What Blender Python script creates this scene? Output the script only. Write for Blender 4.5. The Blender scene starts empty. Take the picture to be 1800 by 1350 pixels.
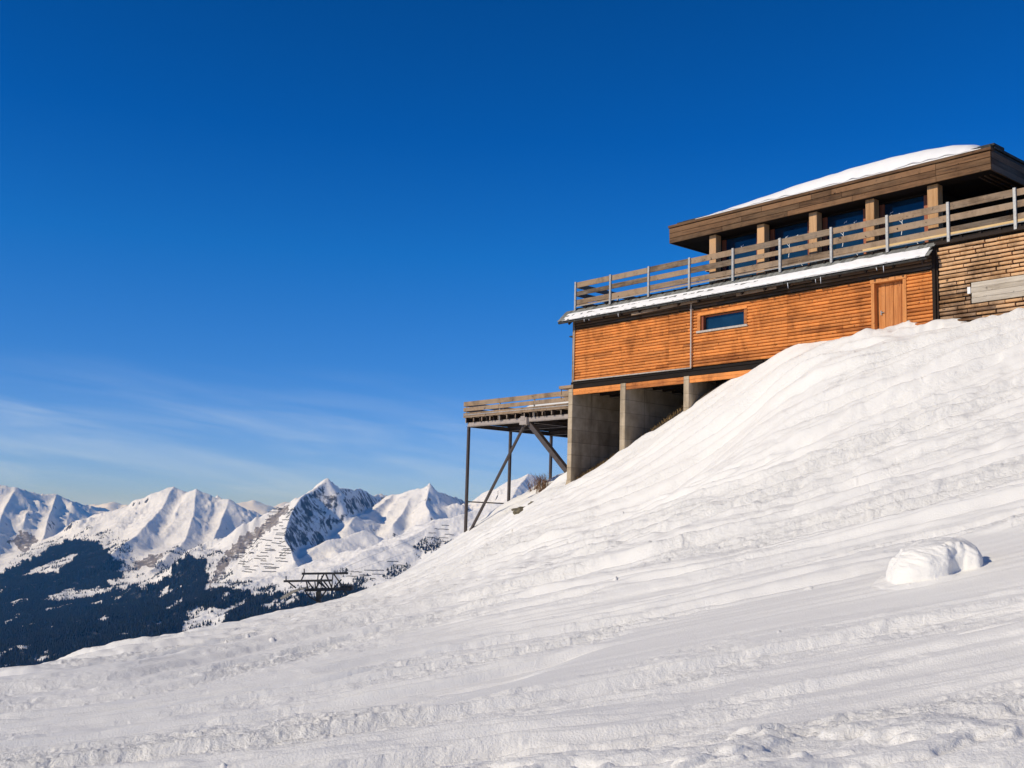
import bpy, math, random
import numpy as np
from mathutils import Matrix, Vector

R = math.radians
SC = bpy.context.scene
random.seed(7)
RNG = np.random.default_rng(11)

# ------------------------------------------------------------------ camera
F = 1940.0                      # focal length in pixels of the 1800 px wide photograph
CAM_R = np.array([0.99961247, -0.00365917, 0.02759577])
CAM_U = np.array([-0.02783731, -0.13139749, 0.99093884])
CAM_F = np.array([0.0, 0.99132301, 0.13144843])
cam = bpy.data.cameras.new("camera")
cam_ob = bpy.data.objects.new("camera", cam)
SC.collection.objects.link(cam_ob)
cam.sensor_fit = 'HORIZONTAL'
cam.sensor_width = 36.0
cam.lens = 36.0 * F / 1800.0
cam.clip_start = 0.1
cam.clip_end = 120000.0
cam_ob.matrix_world = Matrix(((CAM_R[0], CAM_U[0], -CAM_F[0], 0), (CAM_R[1], CAM_U[1], -CAM_F[1], 0),
                              (CAM_R[2], CAM_U[2], -CAM_F[2], 0), (0, 0, 0, 1)))
SC.camera = cam_ob

# ------------------------------------------------------------------ light
SUN_EL = 30.0
SUN_H = np.array([-0.900, -0.436])          # horizontal direction towards the sun
sun = bpy.data.lights.new("sun", 'SUN')
sun.energy = 3.55
sun.angle = R(0.53)
sun.color = (1.0, 0.89, 0.70)
sun_ob = bpy.data.objects.new("sun", sun)
SC.collection.objects.link(sun_ob)
sd = Vector((SUN_H[0] * math.cos(R(SUN_EL)), SUN_H[1] * math.cos(R(SUN_EL)), math.sin(R(SUN_EL))))
sun_ob.rotation_euler = sd.to_track_quat('Z', 'Y').to_euler()
sun_ob.location = (-20, -10, 40)

world = bpy.data.worlds.new("World")
SC.world = world
world.use_nodes = True
SC.view_settings.view_transform = 'Standard'
SC.view_settings.look = 'None'
SC.view_settings.gamma = 1.0
SC.view_settings.use_curve_mapping = False
SC.view_settings.exposure = 0.0


class NT:
    """tiny helper around a node tree"""
    def __init__(s, nt):
        s.nt = nt
        s.L = nt.links.new

    def n(s, t, **kw):
        nd = s.nt.nodes.new(t)
        for k, v in kw.items():
            setattr(nd, k, v)
        return nd

    def set(s, sock, v):
        if hasattr(v, 'is_linked'):
            s.L(v, sock)
        else:
            sock.default_value = v

    def math(s, op, a, b=0.0, c=None, clamp=False):
        nd = s.n('ShaderNodeMath', operation=op, use_clamp=clamp)
        s.set(nd.inputs[0], a)
        s.set(nd.inputs[1], b)
        if c is not None:
            s.set(nd.inputs[2], c)
        return nd.outputs[0]

    def mix(s, fac, a, b, blend='MIX'):
        nd = s.n('ShaderNodeMix', data_type='RGBA', blend_type=blend)
        s.set(nd.inputs[0], fac)
        s.set(nd.inputs[6], a if hasattr(a, 'is_linked') else (*a, 1))
        s.set(nd.inputs[7], b if hasattr(b, 'is_linked') else (*b, 1))
        return nd.outputs[2]

    def ramp(s, fac, stops, mode='LINEAR'):
        nd = s.n('ShaderNodeValToRGB')
        nd.color_ramp.interpolation = mode
        el = nd.color_ramp.elements
        while len(el) < len(stops):
            el.new(0.5)
        for e, (p, c) in zip(el, stops):
            e.position = p
            e.color = (*c, 1) if hasattr(c, '__len__') else (c, c, c, 1)
        s.set(nd.inputs[0], fac)
        return nd.outputs[0]

    def coord(s, kind='Object', scale=(1, 1, 1), rot=(0, 0, 0)):
        tc = s.n('ShaderNodeTexCoord')
        mp = s.n('ShaderNodeMapping')
        mp.inputs['Scale'].default_value = scale
        mp.inputs['Rotation'].default_value = rot
        s.L(tc.outputs[kind], mp.inputs[0])
        return mp.outputs[0]

    def noise(s, vec, scale=5, detail=4, rough=0.55, dist=0.0):
        nd = s.n('ShaderNodeTexNoise')
        s.L(vec, nd.inputs['Vector'])
        nd.inputs['Scale'].default_value = scale
        nd.inputs['Detail'].default_value = detail
        nd.inputs['Roughness'].default_value = rough
        nd.inputs['Distortion'].default_value = dist
        return nd.outputs[0]

    def attr(s, name):
        return s.n('ShaderNodeAttribute', attribute_name=name).outputs['Fac']

    def bump(s, h, strength=0.5, dist=0.02):
        nd = s.n('ShaderNodeBump')
        nd.inputs['Strength'].default_value = strength
        nd.inputs['Distance'].default_value = dist
        s.L(h, nd.inputs['Height'])
        return nd.outputs[0]


# the sky: Nishita, deepened with altitude as the photograph's is, with thin cirrus low down
w = NT(world.node_tree)
bg = world.node_tree.nodes['Background']
sky = w.n('ShaderNodeTexSky', sky_type='NISHITA', sun_disc=False)
sky.sun_elevation = R(SUN_EL)
sky.sun_rotation = math.atan2(SUN_H[0], SUN_H[1])
sky.altitude = 2500
sky.dust_density = 0.2
tc = w.n('ShaderNodeTexCoord')
sep = w.n('ShaderNodeSeparateXYZ')
w.L(tc.outputs['Generated'], sep.inputs[0])
elev = w.math('ARCSINE', sep.outputs[2])
azim = w.math('ARCTAN2', sep.outputs[0], sep.outputs[1])
fe = w.math('DIVIDE', elev, R(45), clamp=True)
k = 1 / 1.35
tint = w.ramp(fe, [(0.0, (.60 * k, .76 * k, 1.35 * k)), (3 / 45, (.46 * k, .69 * k, 1.28 * k)), (8 / 45, (.19 * k, .60 * k, 1.25 * k)),
                   (14 / 45, (.055 * k, .60 * k, 1.30 * k)), (20 / 45, (.008 * k, .49 * k, 1.22 * k)), (27 / 45, (.004 * k, .44 * k, 1.08 * k)),
                   (40 / 45, (.12 * k, .47 * k, .88 * k)), (1.0, (.18 * k, .49 * k, .86 * k))])
col = w.mix(1.0, sky.outputs[0], tint, 'MULTIPLY')
cv = w.n('ShaderNodeCombineXYZ')
w.L(w.math('MULTIPLY', azim, 2.2), cv.inputs[0])
w.L(w.math('ADD', w.math('MULTIPLY', elev, 20.0), w.math('MULTIPLY', azim, 2.6)), cv.inputs[1])
c1 = w.noise(cv.outputs[0], 2.2, 6, 0.55, 0.4)
cm = w.ramp(c1, [(0.38, 0.0), (0.72, 1.0)], 'EASE')
band = w.ramp(w.math('DIVIDE', elev, R(12), clamp=True), [(0.0, 0.9), (0.25, 1.0), (0.42, 0.85), (0.50, 0.35), (0.60, 0.14), (0.70, 0.0)], 'EASE')
left = w.ramp(w.math('ADD', azim, 0.5), [(0.0, 1.0), (0.40, 0.8), (0.62, 0.25), (1.0, 0.1)])
cf = w.math('MULTIPLY', w.math('MULTIPLY', cm, band), w.math('MULTIPLY', left, 0.36))
col = w.mix(cf, col, (4.6, 5.6, 6.8))
w.L(col, bg.inputs[0])
bg.inputs[1].default_value = 0.135


# ------------------------------------------------------------------ geometry of the photograph
def ray(px, py):
    px = np.asarray(px, float)
    py = np.asarray(py, float)
    a = (px - 900) / F
    b = (675 - py) / F
    return a[..., None] * CAM_R + b[..., None] * CAM_U + CAM_F


def at(px, py, t):
    return ray(px, py) * np.asarray(t, float)[..., None]


def project(P):
    x = P @ CAM_R
    y = P @ CAM_U
    z = np.maximum(P @ CAM_F, 1e-6)
    return 900 + F * x / z, 675 - F * y / z


HS = np.array([.6545, -.7561, 0.0])
HS /= np.linalg.norm(HS)                   # along the facade, to the right
HW = np.array([-HS[1], HS[0], 0.0])        # into the hillside
HO = ray(1007, 672) * 46.0                 # lower left corner of the timber front


def hut(s, w_, z):
    return HO + HS * s + HW * w_ + np.array([0, 0, 1.0]) * z


def to_hut(P):
    d = P - HO
    return d @ HS, d @ HW, d[..., 2]


HROT = math.atan2(HS[1], HS[0])

# ------------------------------------------------------------------ noise in numpy
_perm = RNG.permutation(256)
_perm = np.concatenate([_perm, _perm, _perm])
_ga = RNG.random(256) * 2 * np.pi
_gx, _gy = np.cos(_ga), np.sin(_ga)


def perlin(x, y, seed=0):
    x = np.asarray(x, float) + seed * 17.31
    y = np.asarray(y, float) + seed * 9.77
    xi = np.floor(x).astype(np.int64)
    yi = np.floor(y).astype(np.int64)
    xf = x - xi
    yf = y - yi
    xi &= 255
    yi &= 255
    u = xf * xf * xf * (xf * (xf * 6 - 15) + 10)
    v = yf * yf * yf * (yf * (yf * 6 - 15) + 10)

    def g(ix, iy, dx, dy):
        h = _perm[_perm[ix] + iy]
        return _gx[h] * dx + _gy[h] * dy
    a = g(xi, yi, xf, yf)
    b = g(xi + 1, yi, xf - 1, yf)
    c = g(xi, yi + 1, xf, yf - 1)
    d = g(xi + 1, yi + 1, xf - 1, yf - 1)
    return 1.4 * ((a + u * (b - a)) + v * ((c + u * (d - c)) - (a + u * (b - a))))


def fbm(x, y, octv=4, gain=0.5, seed=0):
    r = 0
    a = 1.0
    for i in range(octv):
        r = r + a * perlin(x, y, seed + i * 3.1)
        x = x * 2.03
        y = y * 2.03
        a *= gain
    return r


def ridged(x, y, octv=5, gain=0.5, seed=0):
    r = 0
    a = 1.0
    wgt = 1.0
    for i in range(octv):
        n = (1 - np.abs(perlin(x, y, seed + i * 3.7))) ** 2
        r = r + a * n * wgt
        wgt = np.clip(n * 1.6, 0, 1)
        x = x * 2.05
        y = y * 2.05
        a *= gain
    return r


def sstep(a, b, x):
    t = np.clip((x - a) / (b - a), 0, 1)
    return t * t * (3 - 2 * t)


# ------------------------------------------------------------------ mesh and object helpers
COL = SC.collection


def tag(o, label=None, cat=None, group=None, kind=None):
    if label:
        o['label'] = label
    if cat:
        o['category'] = cat
    if group:
        o['group'] = group
    if kind:
        o['kind'] = kind
    return o


def mesh_np(name, V, Fq, mat, parent=None, attrs=None, smooth=True):
    """a mesh from numpy vertices and an (n,3|4) face array"""
    me = bpy.data.meshes.new(name)
    V = np.ascontiguousarray(V, dtype=np.float32)
    n, k_ = Fq.shape
    me.vertices.add(len(V))
    me.vertices.foreach_set('co', V.ravel())
    me.loops.add(n * k_)
    me.loops.foreach_set('vertex_index', np.ascontiguousarray(Fq, dtype=np.int32).ravel())
    me.polygons.add(n)
    me.polygons.foreach_set('loop_start', np.arange(0, n * k_, k_, dtype=np.int32))
    me.update(calc_edges=True)
    me.polygons.foreach_set('use_smooth', np.full(n, smooth))
    for nm, arr in (attrs or {}).items():
        at_ = me.attributes.new(nm, 'FLOAT', 'POINT')
        at_.data.foreach_set('value', np.ascontiguousarray(arr, dtype=np.float32).ravel())
    me.materials.append(mat)
    o = bpy.data.objects.new(name, me)
    COL.objects.link(o)
    if parent:
        o.parent = parent
    return o


def grid_faces(nr, nc):
    i = np.arange(nr - 1)[:, None] * nc + np.arange(nc - 1)[None, :]
    return np.stack([i, i + 1, i + nc + 1, i + nc], -1).reshape(-1, 4)


def empty(name, loc, rz=0.0):
    o = bpy.data.objects.new(name, None)
    COL.objects.link(o)
    o.location = loc
    o.rotation_euler = (0, 0, rz)
    o.empty_display_size = 0.5
    return o


class MB:
    """collects boxes, bars and sheets, links them as ONE mesh object; a random value per piece"""
    def __init__(s):
        s.v = []
        s.f = []
        s.r = []

    def add(s, vs, fs, r=None):
        b = len(s.v)
        r = random.random() if r is None else r
        s.v += [tuple(map(float, p)) for p in vs]
        s.r += [r] * len(vs)
        s.f += [tuple(b + i for i in f) for f in fs]
        return s

    def box(s, a, b, r=None, jit=0.0):
        x0, y0, z0 = a
        x1, y1, z1 = b
        j = lambda: random.uniform(-jit, jit)
        vs = [(x, y + j(), z + j()) for x in (x0, x1) for y in (y0, y1) for z in (z0, z1)]
        return s.add(vs, [(0, 1, 3, 2), (4, 6, 7, 5), (0, 4, 5, 1), (2, 3, 7, 6), (0, 2, 6, 4), (1, 5, 7, 3)], r)

    def bar(s, p, q, w_, h=None, r=None, up=(0, 0, 1)):
        """rectangular bar from p to q"""
        h = h or w_
        p = np.array(p, float)
        q = np.array(q, float)
        d = q - p
        d /= np.linalg.norm(d)
        u = np.array(up, float)
        if abs(d @ u) > 0.95:
            u = np.array([1.0, 0, 0])
        a = np.cross(d, u)
        a /= np.linalg.norm(a)
        b = np.cross(a, d)
        vs = [e + a * w_ / 2 * i + b * h / 2 * jj for e in (p, q) for i, jj in ((-1, -1), (1, -1), (1, 1), (-1, 1))]
        return s.add(vs, [(3, 2, 1, 0), (4, 5, 6, 7), (0, 1, 5, 4), (1, 2, 6, 5), (2, 3, 7, 6), (3, 0, 4, 7)], r)

    def tube(s, pts, rad, n=8, r=None):
        pts = [np.array(p, float) for p in pts]
        vs = []
        fs = []
        for i, p in enumerate(pts):
            d = pts[min(i + 1, len(pts) - 1)] - pts[max(i - 1, 0)]
            d /= np.linalg.norm(d)
            u = np.array([0, 0, 1.0]) if abs(d[2]) < 0.9 else np.array([1.0, 0, 0])
            a = np.cross(d, u)
            a /= np.linalg.norm(a)
            b = np.cross(a, d)
            rr = rad[i] if hasattr(rad, '__len__') else rad
            vs += [p + rr * (math.cos(t) * a + math.sin(t) * b) for t in np.linspace(0, 2 * math.pi, n, endpoint=False)]
        for i in range(len(pts) - 1):
            for jj in range(n):
                fs.append((i * n + jj, i * n + (jj + 1) % n, (i + 1) * n + (jj + 1) % n, (i + 1) * n + jj))
        fs += [tuple(range(n))[::-1], tuple((len(pts) - 1) * n + jj for jj in range(n))]
        return s.add(vs, fs, r)

    def prism(s, prof, x0, x1, r=None):
        """profile in (y,z), extruded along x"""
        n = len(prof)
        vs = [(x0, y, z) for y, z in prof] + [(x1, y, z) for y, z in prof]
        fs = [(i, (i + 1) % n, n + (i + 1) % n, n + i) for i in range(n)]
        fs += [tuple(range(n))[::-1], tuple(range(n, 2 * n))]
        return s.add(vs, fs, r)

    def build(s, name, mat, parent=None, off=(0, 0, 0), smooth=False, bevel=0.0, recalc=True):
        me = bpy.data.meshes.new(name)
        o_ = np.array(off)
        me.from_pydata([tuple(np.array(p) - o_) for p in s.v], [], s.f)
        at_ = me.attributes.new('rnd', 'FLOAT', 'POINT')
        at_.data.foreach_set('value', s.r)
        if recalc:
            import bmesh
            bm = bmesh.new()
            bm.from_mesh(me)
            bmesh.ops.recalc_face_normals(bm, faces=bm.faces)
            if bevel:
                bmesh.ops.bevel(bm, geom=list(bm.edges), offset=bevel, segments=1, affect='EDGES', clamp_overlap=True)
            bm.to_mesh(me)
            bm.free()
        if smooth:
            me.polygons.foreach_set('use_smooth', [True] * len(me.polygons))
        me.materials.append(mat)
        o = bpy.data.objects.new(name, me)
        COL.objects.link(o)
        if parent:
            o.parent = parent
        return o


# ------------------------------------------------------------------ materials
def new_mat(name):
    m = bpy.data.materials.new(name)
    m.use_nodes = True
    t = NT(m.node_tree)
    return m, t, m.node_tree.nodes['Principled BSDF']


def mat_snow(name, base=(.88, .885, .89), bscale=60.0, bdist=0.01, bstr=0.5, churned=False):
    m, t, p = new_mat(name)
    v = t.coord('Object')
    h = t.noise(v, bscale, 4, 0.65)
    p.inputs['Base Color'].default_value = (*base, 1)
    p.inputs['Roughness'].default_value = 0.65
    p.inputs['Specular IOR Level'].default_value = 0.25
    nrm = t.bump(h, bstr, bdist)
    if churned:
        c_ = t.noise(v, 5.5, 9, 0.68, 0.4)
        c_ = t.math('MULTIPLY', c_, t.math('MAXIMUM', t.math('SUBTRACT', t.math('MULTIPLY', t.attr('rough'), 1.35), 0.12), 0.10))
        b2 = t.n('ShaderNodeBump')
        b2.inputs['Strength'].default_value = 1.0
        b2.inputs['Distance'].default_value = 0.07
        t.L(c_, b2.inputs['Height'])
        t.L(nrm, b2.inputs['Normal'])
        nrm = b2.outputs[0]
    t.L(nrm, p.inputs['Normal'])
    return m


def mat_wood(name, dark, light, weather=(.30, .28, .25), wamt=0.2, axis='x', rough=0.8, dirt=0.4, contrast=1.0, stain=0.0):
    """planks: grain stretched along the piece, tone per piece from 'rnd', knots, grey weathered patches"""
    m, t, p = new_mat(name)
    st = {'x': (0.9, 14, 14), 'y': (14, 0.9, 14), 'z': (14, 14, 0.9)}[axis]
    rnd = t.attr('rnd')
    tcn = t.n('ShaderNodeTexCoord')
    va = t.n('ShaderNodeVectorMath', operation='ADD')
    t.L(tcn.outputs['Object'], va.inputs[0])
    cx = t.n('ShaderNodeCombineXYZ')
    for i in range(3):
        t.L(t.math('MULTIPLY', rnd, 37.0 + i * 11), cx.inputs[i])
    t.L(cx.outputs[0], va.inputs[1])
    mp = t.n('ShaderNodeMapping')
    mp.inputs['Scale'].default_value = st
    t.L(va.outputs[0], mp.inputs[0])
    gr = t.noise(mp.outputs[0], 1.6, 6, 0.62, 0.6)
    mp2 = t.n('ShaderNodeMapping')
    mp2.inputs['Scale'].default_value = tuple(3.0 if c > 2 else 1.0 for c in st)
    t.L(va.outputs[0], mp2.inputs[0])
    big = t.noise(mp2.outputs[0], 1.3, 3, 0.6)
    f = t.math('ADD', t.math('MULTIPLY', gr, 0.72), t.math('ADD', t.math('MULTIPLY', rnd, 0.38 * contrast), t.math('MULTIPLY', big, 0.25)))
    c = t.ramp(t.math('SUBTRACT', f, 0.26), [(0.16, dark), (0.34, tuple(a * .55 + b * .45 for a, b in zip(dark, light))), (0.56, light)])
    # knots and dark specks
    kn = t.noise(va.outputs[0], 9.0, 2, 0.5)
    c = t.mix(t.math('MULTIPLY', t.ramp(kn, [(0.66, 0.0), (0.74, 1.0)]), dirt), c, tuple(x * 0.35 for x in dark))
    wt = t.noise(mp2.outputs[0], 0.55, 4, 0.6)
    c = t.mix(t.math('MULTIPLY', t.ramp(wt, [(0.42, 0.0), (0.68, 1.0)]), wamt), c, weather)
    if stain:
        sv = t.noise(t.coord('Object', (1.1, 1.1, .55)), 1.5, 6, .68, .5)
        c = t.mix(t.math('MULTIPLY', t.ramp(sv, [(0.48, 0.0), (0.66, 1.0)]), stain), c, tuple(x * .8 for x in dark))
        sv = t.noise(t.coord('Object', (.5, 1, .9)), .9, 5, .6)
        c = t.mix(t.math('MULTIPLY', t.ramp(sv, [(0.50, 0.0), (0.70, 1.0)]), stain * .8), c, tuple(min(1, x * 1.25) for x in light))
    t.L(c, p.inputs['Base Color'])
    p.inputs['Roughness'].default_value = rough
    p.inputs['Specular IOR Level'].default_value = 0.25
    t.L(t.bump(gr, 0.5, 0.01), p.inputs['Normal'])
    return m


def mat_plain(name, c1, c2, scale=6.0, rough=0.6, metal=0.0, bstr=0.2, detail=5):
    m, t, p = new_mat(name)
    v = t.coord('Object')
    n_ = t.noise(v, scale, detail, 0.6)
    t.L(t.ramp(n_, [(0.3, c1), (0.7, c2)]), p.inputs['Base Color'])
    p.inputs['Roughness'].default_value = rough
    p.inputs['Metallic'].default_value = metal
    t.L(t.bump(n_, bstr, 0.01), p.inputs['Normal'])
    return m


M = {}
M['snow_slope'] = mat_snow('snow_slope', (.86, .84, .80), 45.0, 0.02, 0.6, True)
M['snow_roof'] = mat_snow('snow_roof', (.88, .87, .86), 12.0, 0.02, 0.4)
M['orange'] = mat_wood('larch_siding', (.20, .045, .007), (.80, .29, .07), (.16, .075, .035), 0.35, 'x', 0.6, 0.85, 1.4, .5)
M['orange_v'] = mat_wood('larch_door', (.32, .09, .016), (.66, .27, .08), (.5, .22, .09), 0.25, 'z', 0.6, 0.5)
M['underside'] = mat_wood('shaded_weathered_eave_siding', (.025, .014, .008), (.13, .07, .035), (.10, .095, .09), 0.6, 'x', 0.85, 0.5)  # weathered boards, with the eave's shade darkened into the base colour
M['grey_wood'] = mat_wood('weathered_rail_wood', (.05, .032, .02), (.34, .235, .15), (.31, .265, .215), 0.5, 'x', 0.85, 1.0, 1.6, .45)
M['grey_wood_y'] = mat_wood('weathered_rail_wood_side', (.13, .085, .055), (.34, .26, .19), (.36, .33, .29), 0.5, 'y', 0.85, 0.6)
M['fascia'] = mat_wood('brown_fascia_boards', (.035, .018, .009), (.235, .125, .062), (.27, .175, .10), 0.4, 'x', 0.85, 0.9, 1.15, .3)
M['fascia_y'] = mat_wood('brown_fascia_boards_end', (.04, .022, .012), (.22, .125, .07), (.2, .17, .13), 0.4, 'y', 0.8, 0.6)
M['column'] = mat_wood('pale_timber_column', (.36, .185, .07), (.66, .39, .19), (.4, .3, .22), 0.3, 'z', 0.7, 0.4)
M['tan_wood'] = mat_wood('grey_tan_log_siding', (.10, .045, .018), (.72, .43, .215), (.42, .34, .27), 0.45, 'x', 0.85, 1.0, 1.4, .75)
M['pale_wood'] = mat_wood('pale_grey_planks', (.30, .25, .19), (.66, .59, .49), (.45, .42, .38), 0.4, 'x', 0.9, 0.7)
M['new_wood'] = mat_wood('fresh_yellow_timber', (.60, .40, .17), (.80, .60, .32), (.7, .55, .35), 0.1, 'x', 0.6, 0.2)
M['dark_wood'] = mat_wood('dark_brown_boards', (.006, .004, .003), (.026, .016, .011), (.03, .027, .025), 0.2, 'x', 0.85, 0.3)
M['red_frame'] = mat_wood('red_brown_window_frame', (.22, .06, .03), (.42, .13, .06), (.2, .1, .07), 0.2, 'z', 0.6, 0.2)
M['trim'] = mat_plain('pale_pipe', (.38, .33, .29), (.56, .50, .44), 9, 0.5)
M['shingle'] = mat_wood('grey_shingle', (.085, .085, .075), (.25, .25, .23), (.3, .31, .29), 0.4, 'y', 0.9, 0.6, 1.4)
M['galv'] = mat_plain('galvanised_steel', (.30, .30, .30), (.46, .46, .45), 12, 0.5, 0.2)
M['roofing'] = mat_plain('black_roofing', (.012, .013, .013), (.05, .05, .045), 8, 0.8)
M['steel'] = mat_plain('brown_painted_steel', (.035, .026, .023), (.075, .056, .05), 7, 0.55)
M['steel_beam'] = mat_plain('taupe_painted_beam', (.30, .255, .225), (.40, .345, .31), 5, 0.6)
M['tower'] = mat_plain('dark_lift_steel', (.010, .010, .010), (.03, .029, .027), 3, 0.6)
M['shoe'] = mat_plain('pale_cable_shoe', (.22, .20, .16), (.36, .33, .27), 2, 0.6)
M['white'] = mat_plain('white_plate', (.78, .78, .78), (.84, .84, .84), 5, 0.4)
M['ice'] = mat_plain('ice', (.62, .68, .74), (.8, .82, .85), 12, 0.25)
M['soil'] = mat_plain('brown_soil', (.012, .008, .005), (.06, .038, .02), 9, 0.95, 0, 0.9, 8)
M['grass'] = mat_plain('dry_grass', (.10, .06, .022), (.28, .18, .07), 6, 0.9)
M['twig'] = mat_plain('brown_twigs', (.12, .06, .03), (.26, .15, .08), 8, 0.9)
M['rock'] = mat_plain('lichen_rock', (.06, .05, .03), (.20, .17, .11), 9, 0.95, 0, 0.8)
M['fence'] = mat_plain('barrier_steel', (.03, .026, .024), (.07, .06, .055), .05, 0.8)
M['pine'] = mat_plain('pine_green', (.002, .005, .007), (.012, .015, .013), .012, 0.95)

# concrete with form-board lines and stains
m, t, p = new_mat('concrete')
v = t.coord('Object')
n1 = t.noise(v, 1.3, 7, 0.65)
sepc = t.n('ShaderNodeSeparateXYZ')
t.L(v, sepc.inputs[0])
fz = t.math('FRACT', t.math('DIVIDE', sepc.outputs[2], 0.52))
line = t.math('LESS_THAN', fz, 0.05)
fy = t.math('FRACT', t.math('DIVIDE', t.math('ADD', sepc.outputs[1], 1.45), 2.5))
line2 = t.math('LESS_THAN', fy, 0.016)
pl = t.n('ShaderNodeTexWhiteNoise', noise_dimensions='1D')
t.L(t.math('FLOOR', t.math('DIVIDE', sepc.outputs[2], 0.52)), pl.inputs['W'])
c = t.ramp(t.math('ADD', t.math('MULTIPLY', n1, .8), t.math('MULTIPLY', pl.outputs[0], .12)), [(0.25, (.25, .19, .12)), (0.5, (.46, .37, .26)), (0.75, (.66, .55, .41))])
v2 = t.coord('Object', (2.5, 2.5, .35))
c = t.mix(t.math('MULTIPLY', t.ramp(t.noise(v2, 1.2, 5), [(0.5, 0.0), (0.75, 1.0)]), .6), c, (.14, .11, .075))
c = t.mix(t.math('MULTIPLY', t.math('MAXIMUM', line, line2), t.math('MULTIPLY', t.noise(v, 2.2, 3), .85)), c, (.09, .07, .05))
t.L(c, p.inputs['Base Color'])
p.inputs['Roughness'].default_value = 0.9
t.L(t.bump(t.noise(v, 14, 5), 0.3, 0.01), p.inputs['Normal'])
M['concrete'] = m

m, t, p = new_mat('window_glass')
v = t.coord('Object')
t.L(t.ramp(t.noise(v, .9, 3), [(0.3, (.004, .020, .045)), (0.7, (.010, .042, .085))]), p.inputs['Base Color'])  # blue sky reflection painted into the opaque pane colour
p.inputs['Roughness'].default_value = 0.06
p.inputs['IOR'].default_value = 1.5
t.L(t.bump(t.noise(v, 1.2, 1), 0.06, 0.02), p.inputs['Normal'])
M['glass'] = m

# mountains: snow, rock where the attribute says so, dark forest floor
m, t, p = new_mat('mountain')
v = t.coord('Object')
rock = t.attr('rock')
forest = t.attr('forest')
heath = t.attr('heath')
snowc = t.ramp(t.noise(v, .006, 4), [(0.3, (.84, .845, .86)), (0.7, (.90, .90, .91))])
rk = t.ramp(t.noise(v, .03, 6, .7), [(0.3, (.03, .028, .028)), (0.7, (.125, .115, .11))])
rn = t.noise(t.coord('Object', (1, 1, .5)), .022, 6, .72)
c = t.mix(t.ramp(t.math('ADD', t.math('MULTIPLY', rock, 0.72), t.math('SUBTRACT', t.math('MULTIPLY', rn, 1.1), .55)), [(0.46, 0.0), (0.56, 1.0)]), snowc, rk)
hn = t.noise(t.coord('Object', (1, 1, 1)), .03, 5, .7)
c = t.mix(t.ramp(t.math('MULTIPLY', heath, hn), [(0.30, 0.0), (0.48, 0.85)]), c, (.13, .095, .075))
fn = t.noise(v, .02, 5, .7)
c = t.mix(t.math('MULTIPLY', forest, t.ramp(fn, [(0.25, 0.75), (0.45, 1.0)])), c, (.007, .010, .012))
t.L(c, p.inputs['Base Color'])
p.inputs['Roughness'].default_value = 0.8
p.inputs['Specular IOR Level'].default_value = 0.1
t.L(t.bump(t.noise(v, .022, 8, .70), 0.45, 15.0), p.inputs['Normal'])
M['mountain'] = m

# ------------------------------------------------------------------ THE SNOW SLOPE
ctrl = []


def cp(px, py, t_):
    ctrl.append(at(px, py, t_))


for a in [  # foreground
        (0, 1350, 11.0), (450, 1350, 9.2), (900, 1350, 7.8), (1350, 1350, 6.8), (1800, 1350, 6.0),
        (0, 1250, 17.5), (450, 1250, 13.4), (900, 1250, 10.8), (1350, 1250, 9.2), (1800, 1250, 7.8),
        (200, 1180, 22), (550, 1180, 16.8), (900, 1170, 13.8), (1350, 1160, 11.6), (1800, 1150, 9.8),
        (420, 1125, 31), (700, 1090, 23), (1000, 1080, 18.2), (1350, 1070, 14.8), (1800, 1075, 11.8),
        (650, 1062, 38), (800, 1030, 30.5), (1000, 1010, 24), (1300, 1005, 18.4), (1640, 1005, 14.8), (1800, 1010, 13.4),
        (760, 1003, 45), (900, 945, 38), (1100, 930, 29.5), (1400, 925, 21.8), (1800, 930, 16.0),
        (980, 870, 44), (1200, 850, 34.8), (1500, 850, 24.2), (1800, 860, 19.0),
        (1130, 790, 41.3), (1300, 750, 36.0), (1500, 750, 28.6), (1800, 750, 23.6),
        (1250, 705, 39.2), (1400, 650, 35.4), (1600, 640, 31.0), (1800, 650, 27.6),
        (2400, 1350, 5.0), (2400, 1000, 9.8), (2400, 800, 14.5), (2600, 600, 22), (-700, 1350, 12), (-700, 1240, 22),
        # the crest on the left
        (-300, 1218, 27), (0, 1187, 26), (100, 1168, 34), (200, 1156, 38), (330, 1119, 44), (400, 1105, 47), (480, 1082, 50), (560, 1071, 51), (640, 1050, 52), (720, 1009, 54), (770, 974, 56.5), (820, 946, 57)]:
    cp(*a)
crest = [(-300, 1218, 29), (0, 1187, 28), (100, 1168, 36), (200, 1156, 40), (330, 1119, 46), (480, 1082, 52), (560, 1071, 53), (640, 1048, 55), (720, 1009, 56.5), (820, 950, 58.5), (905, 885, 60), (950, 855, 62)]
for px, py, t_ in crest:                       # and the fall beyond it
    cp(px, py + 18, t_ * 1.09)
    cp(px, py + 55, t_ * 1.24)
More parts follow.
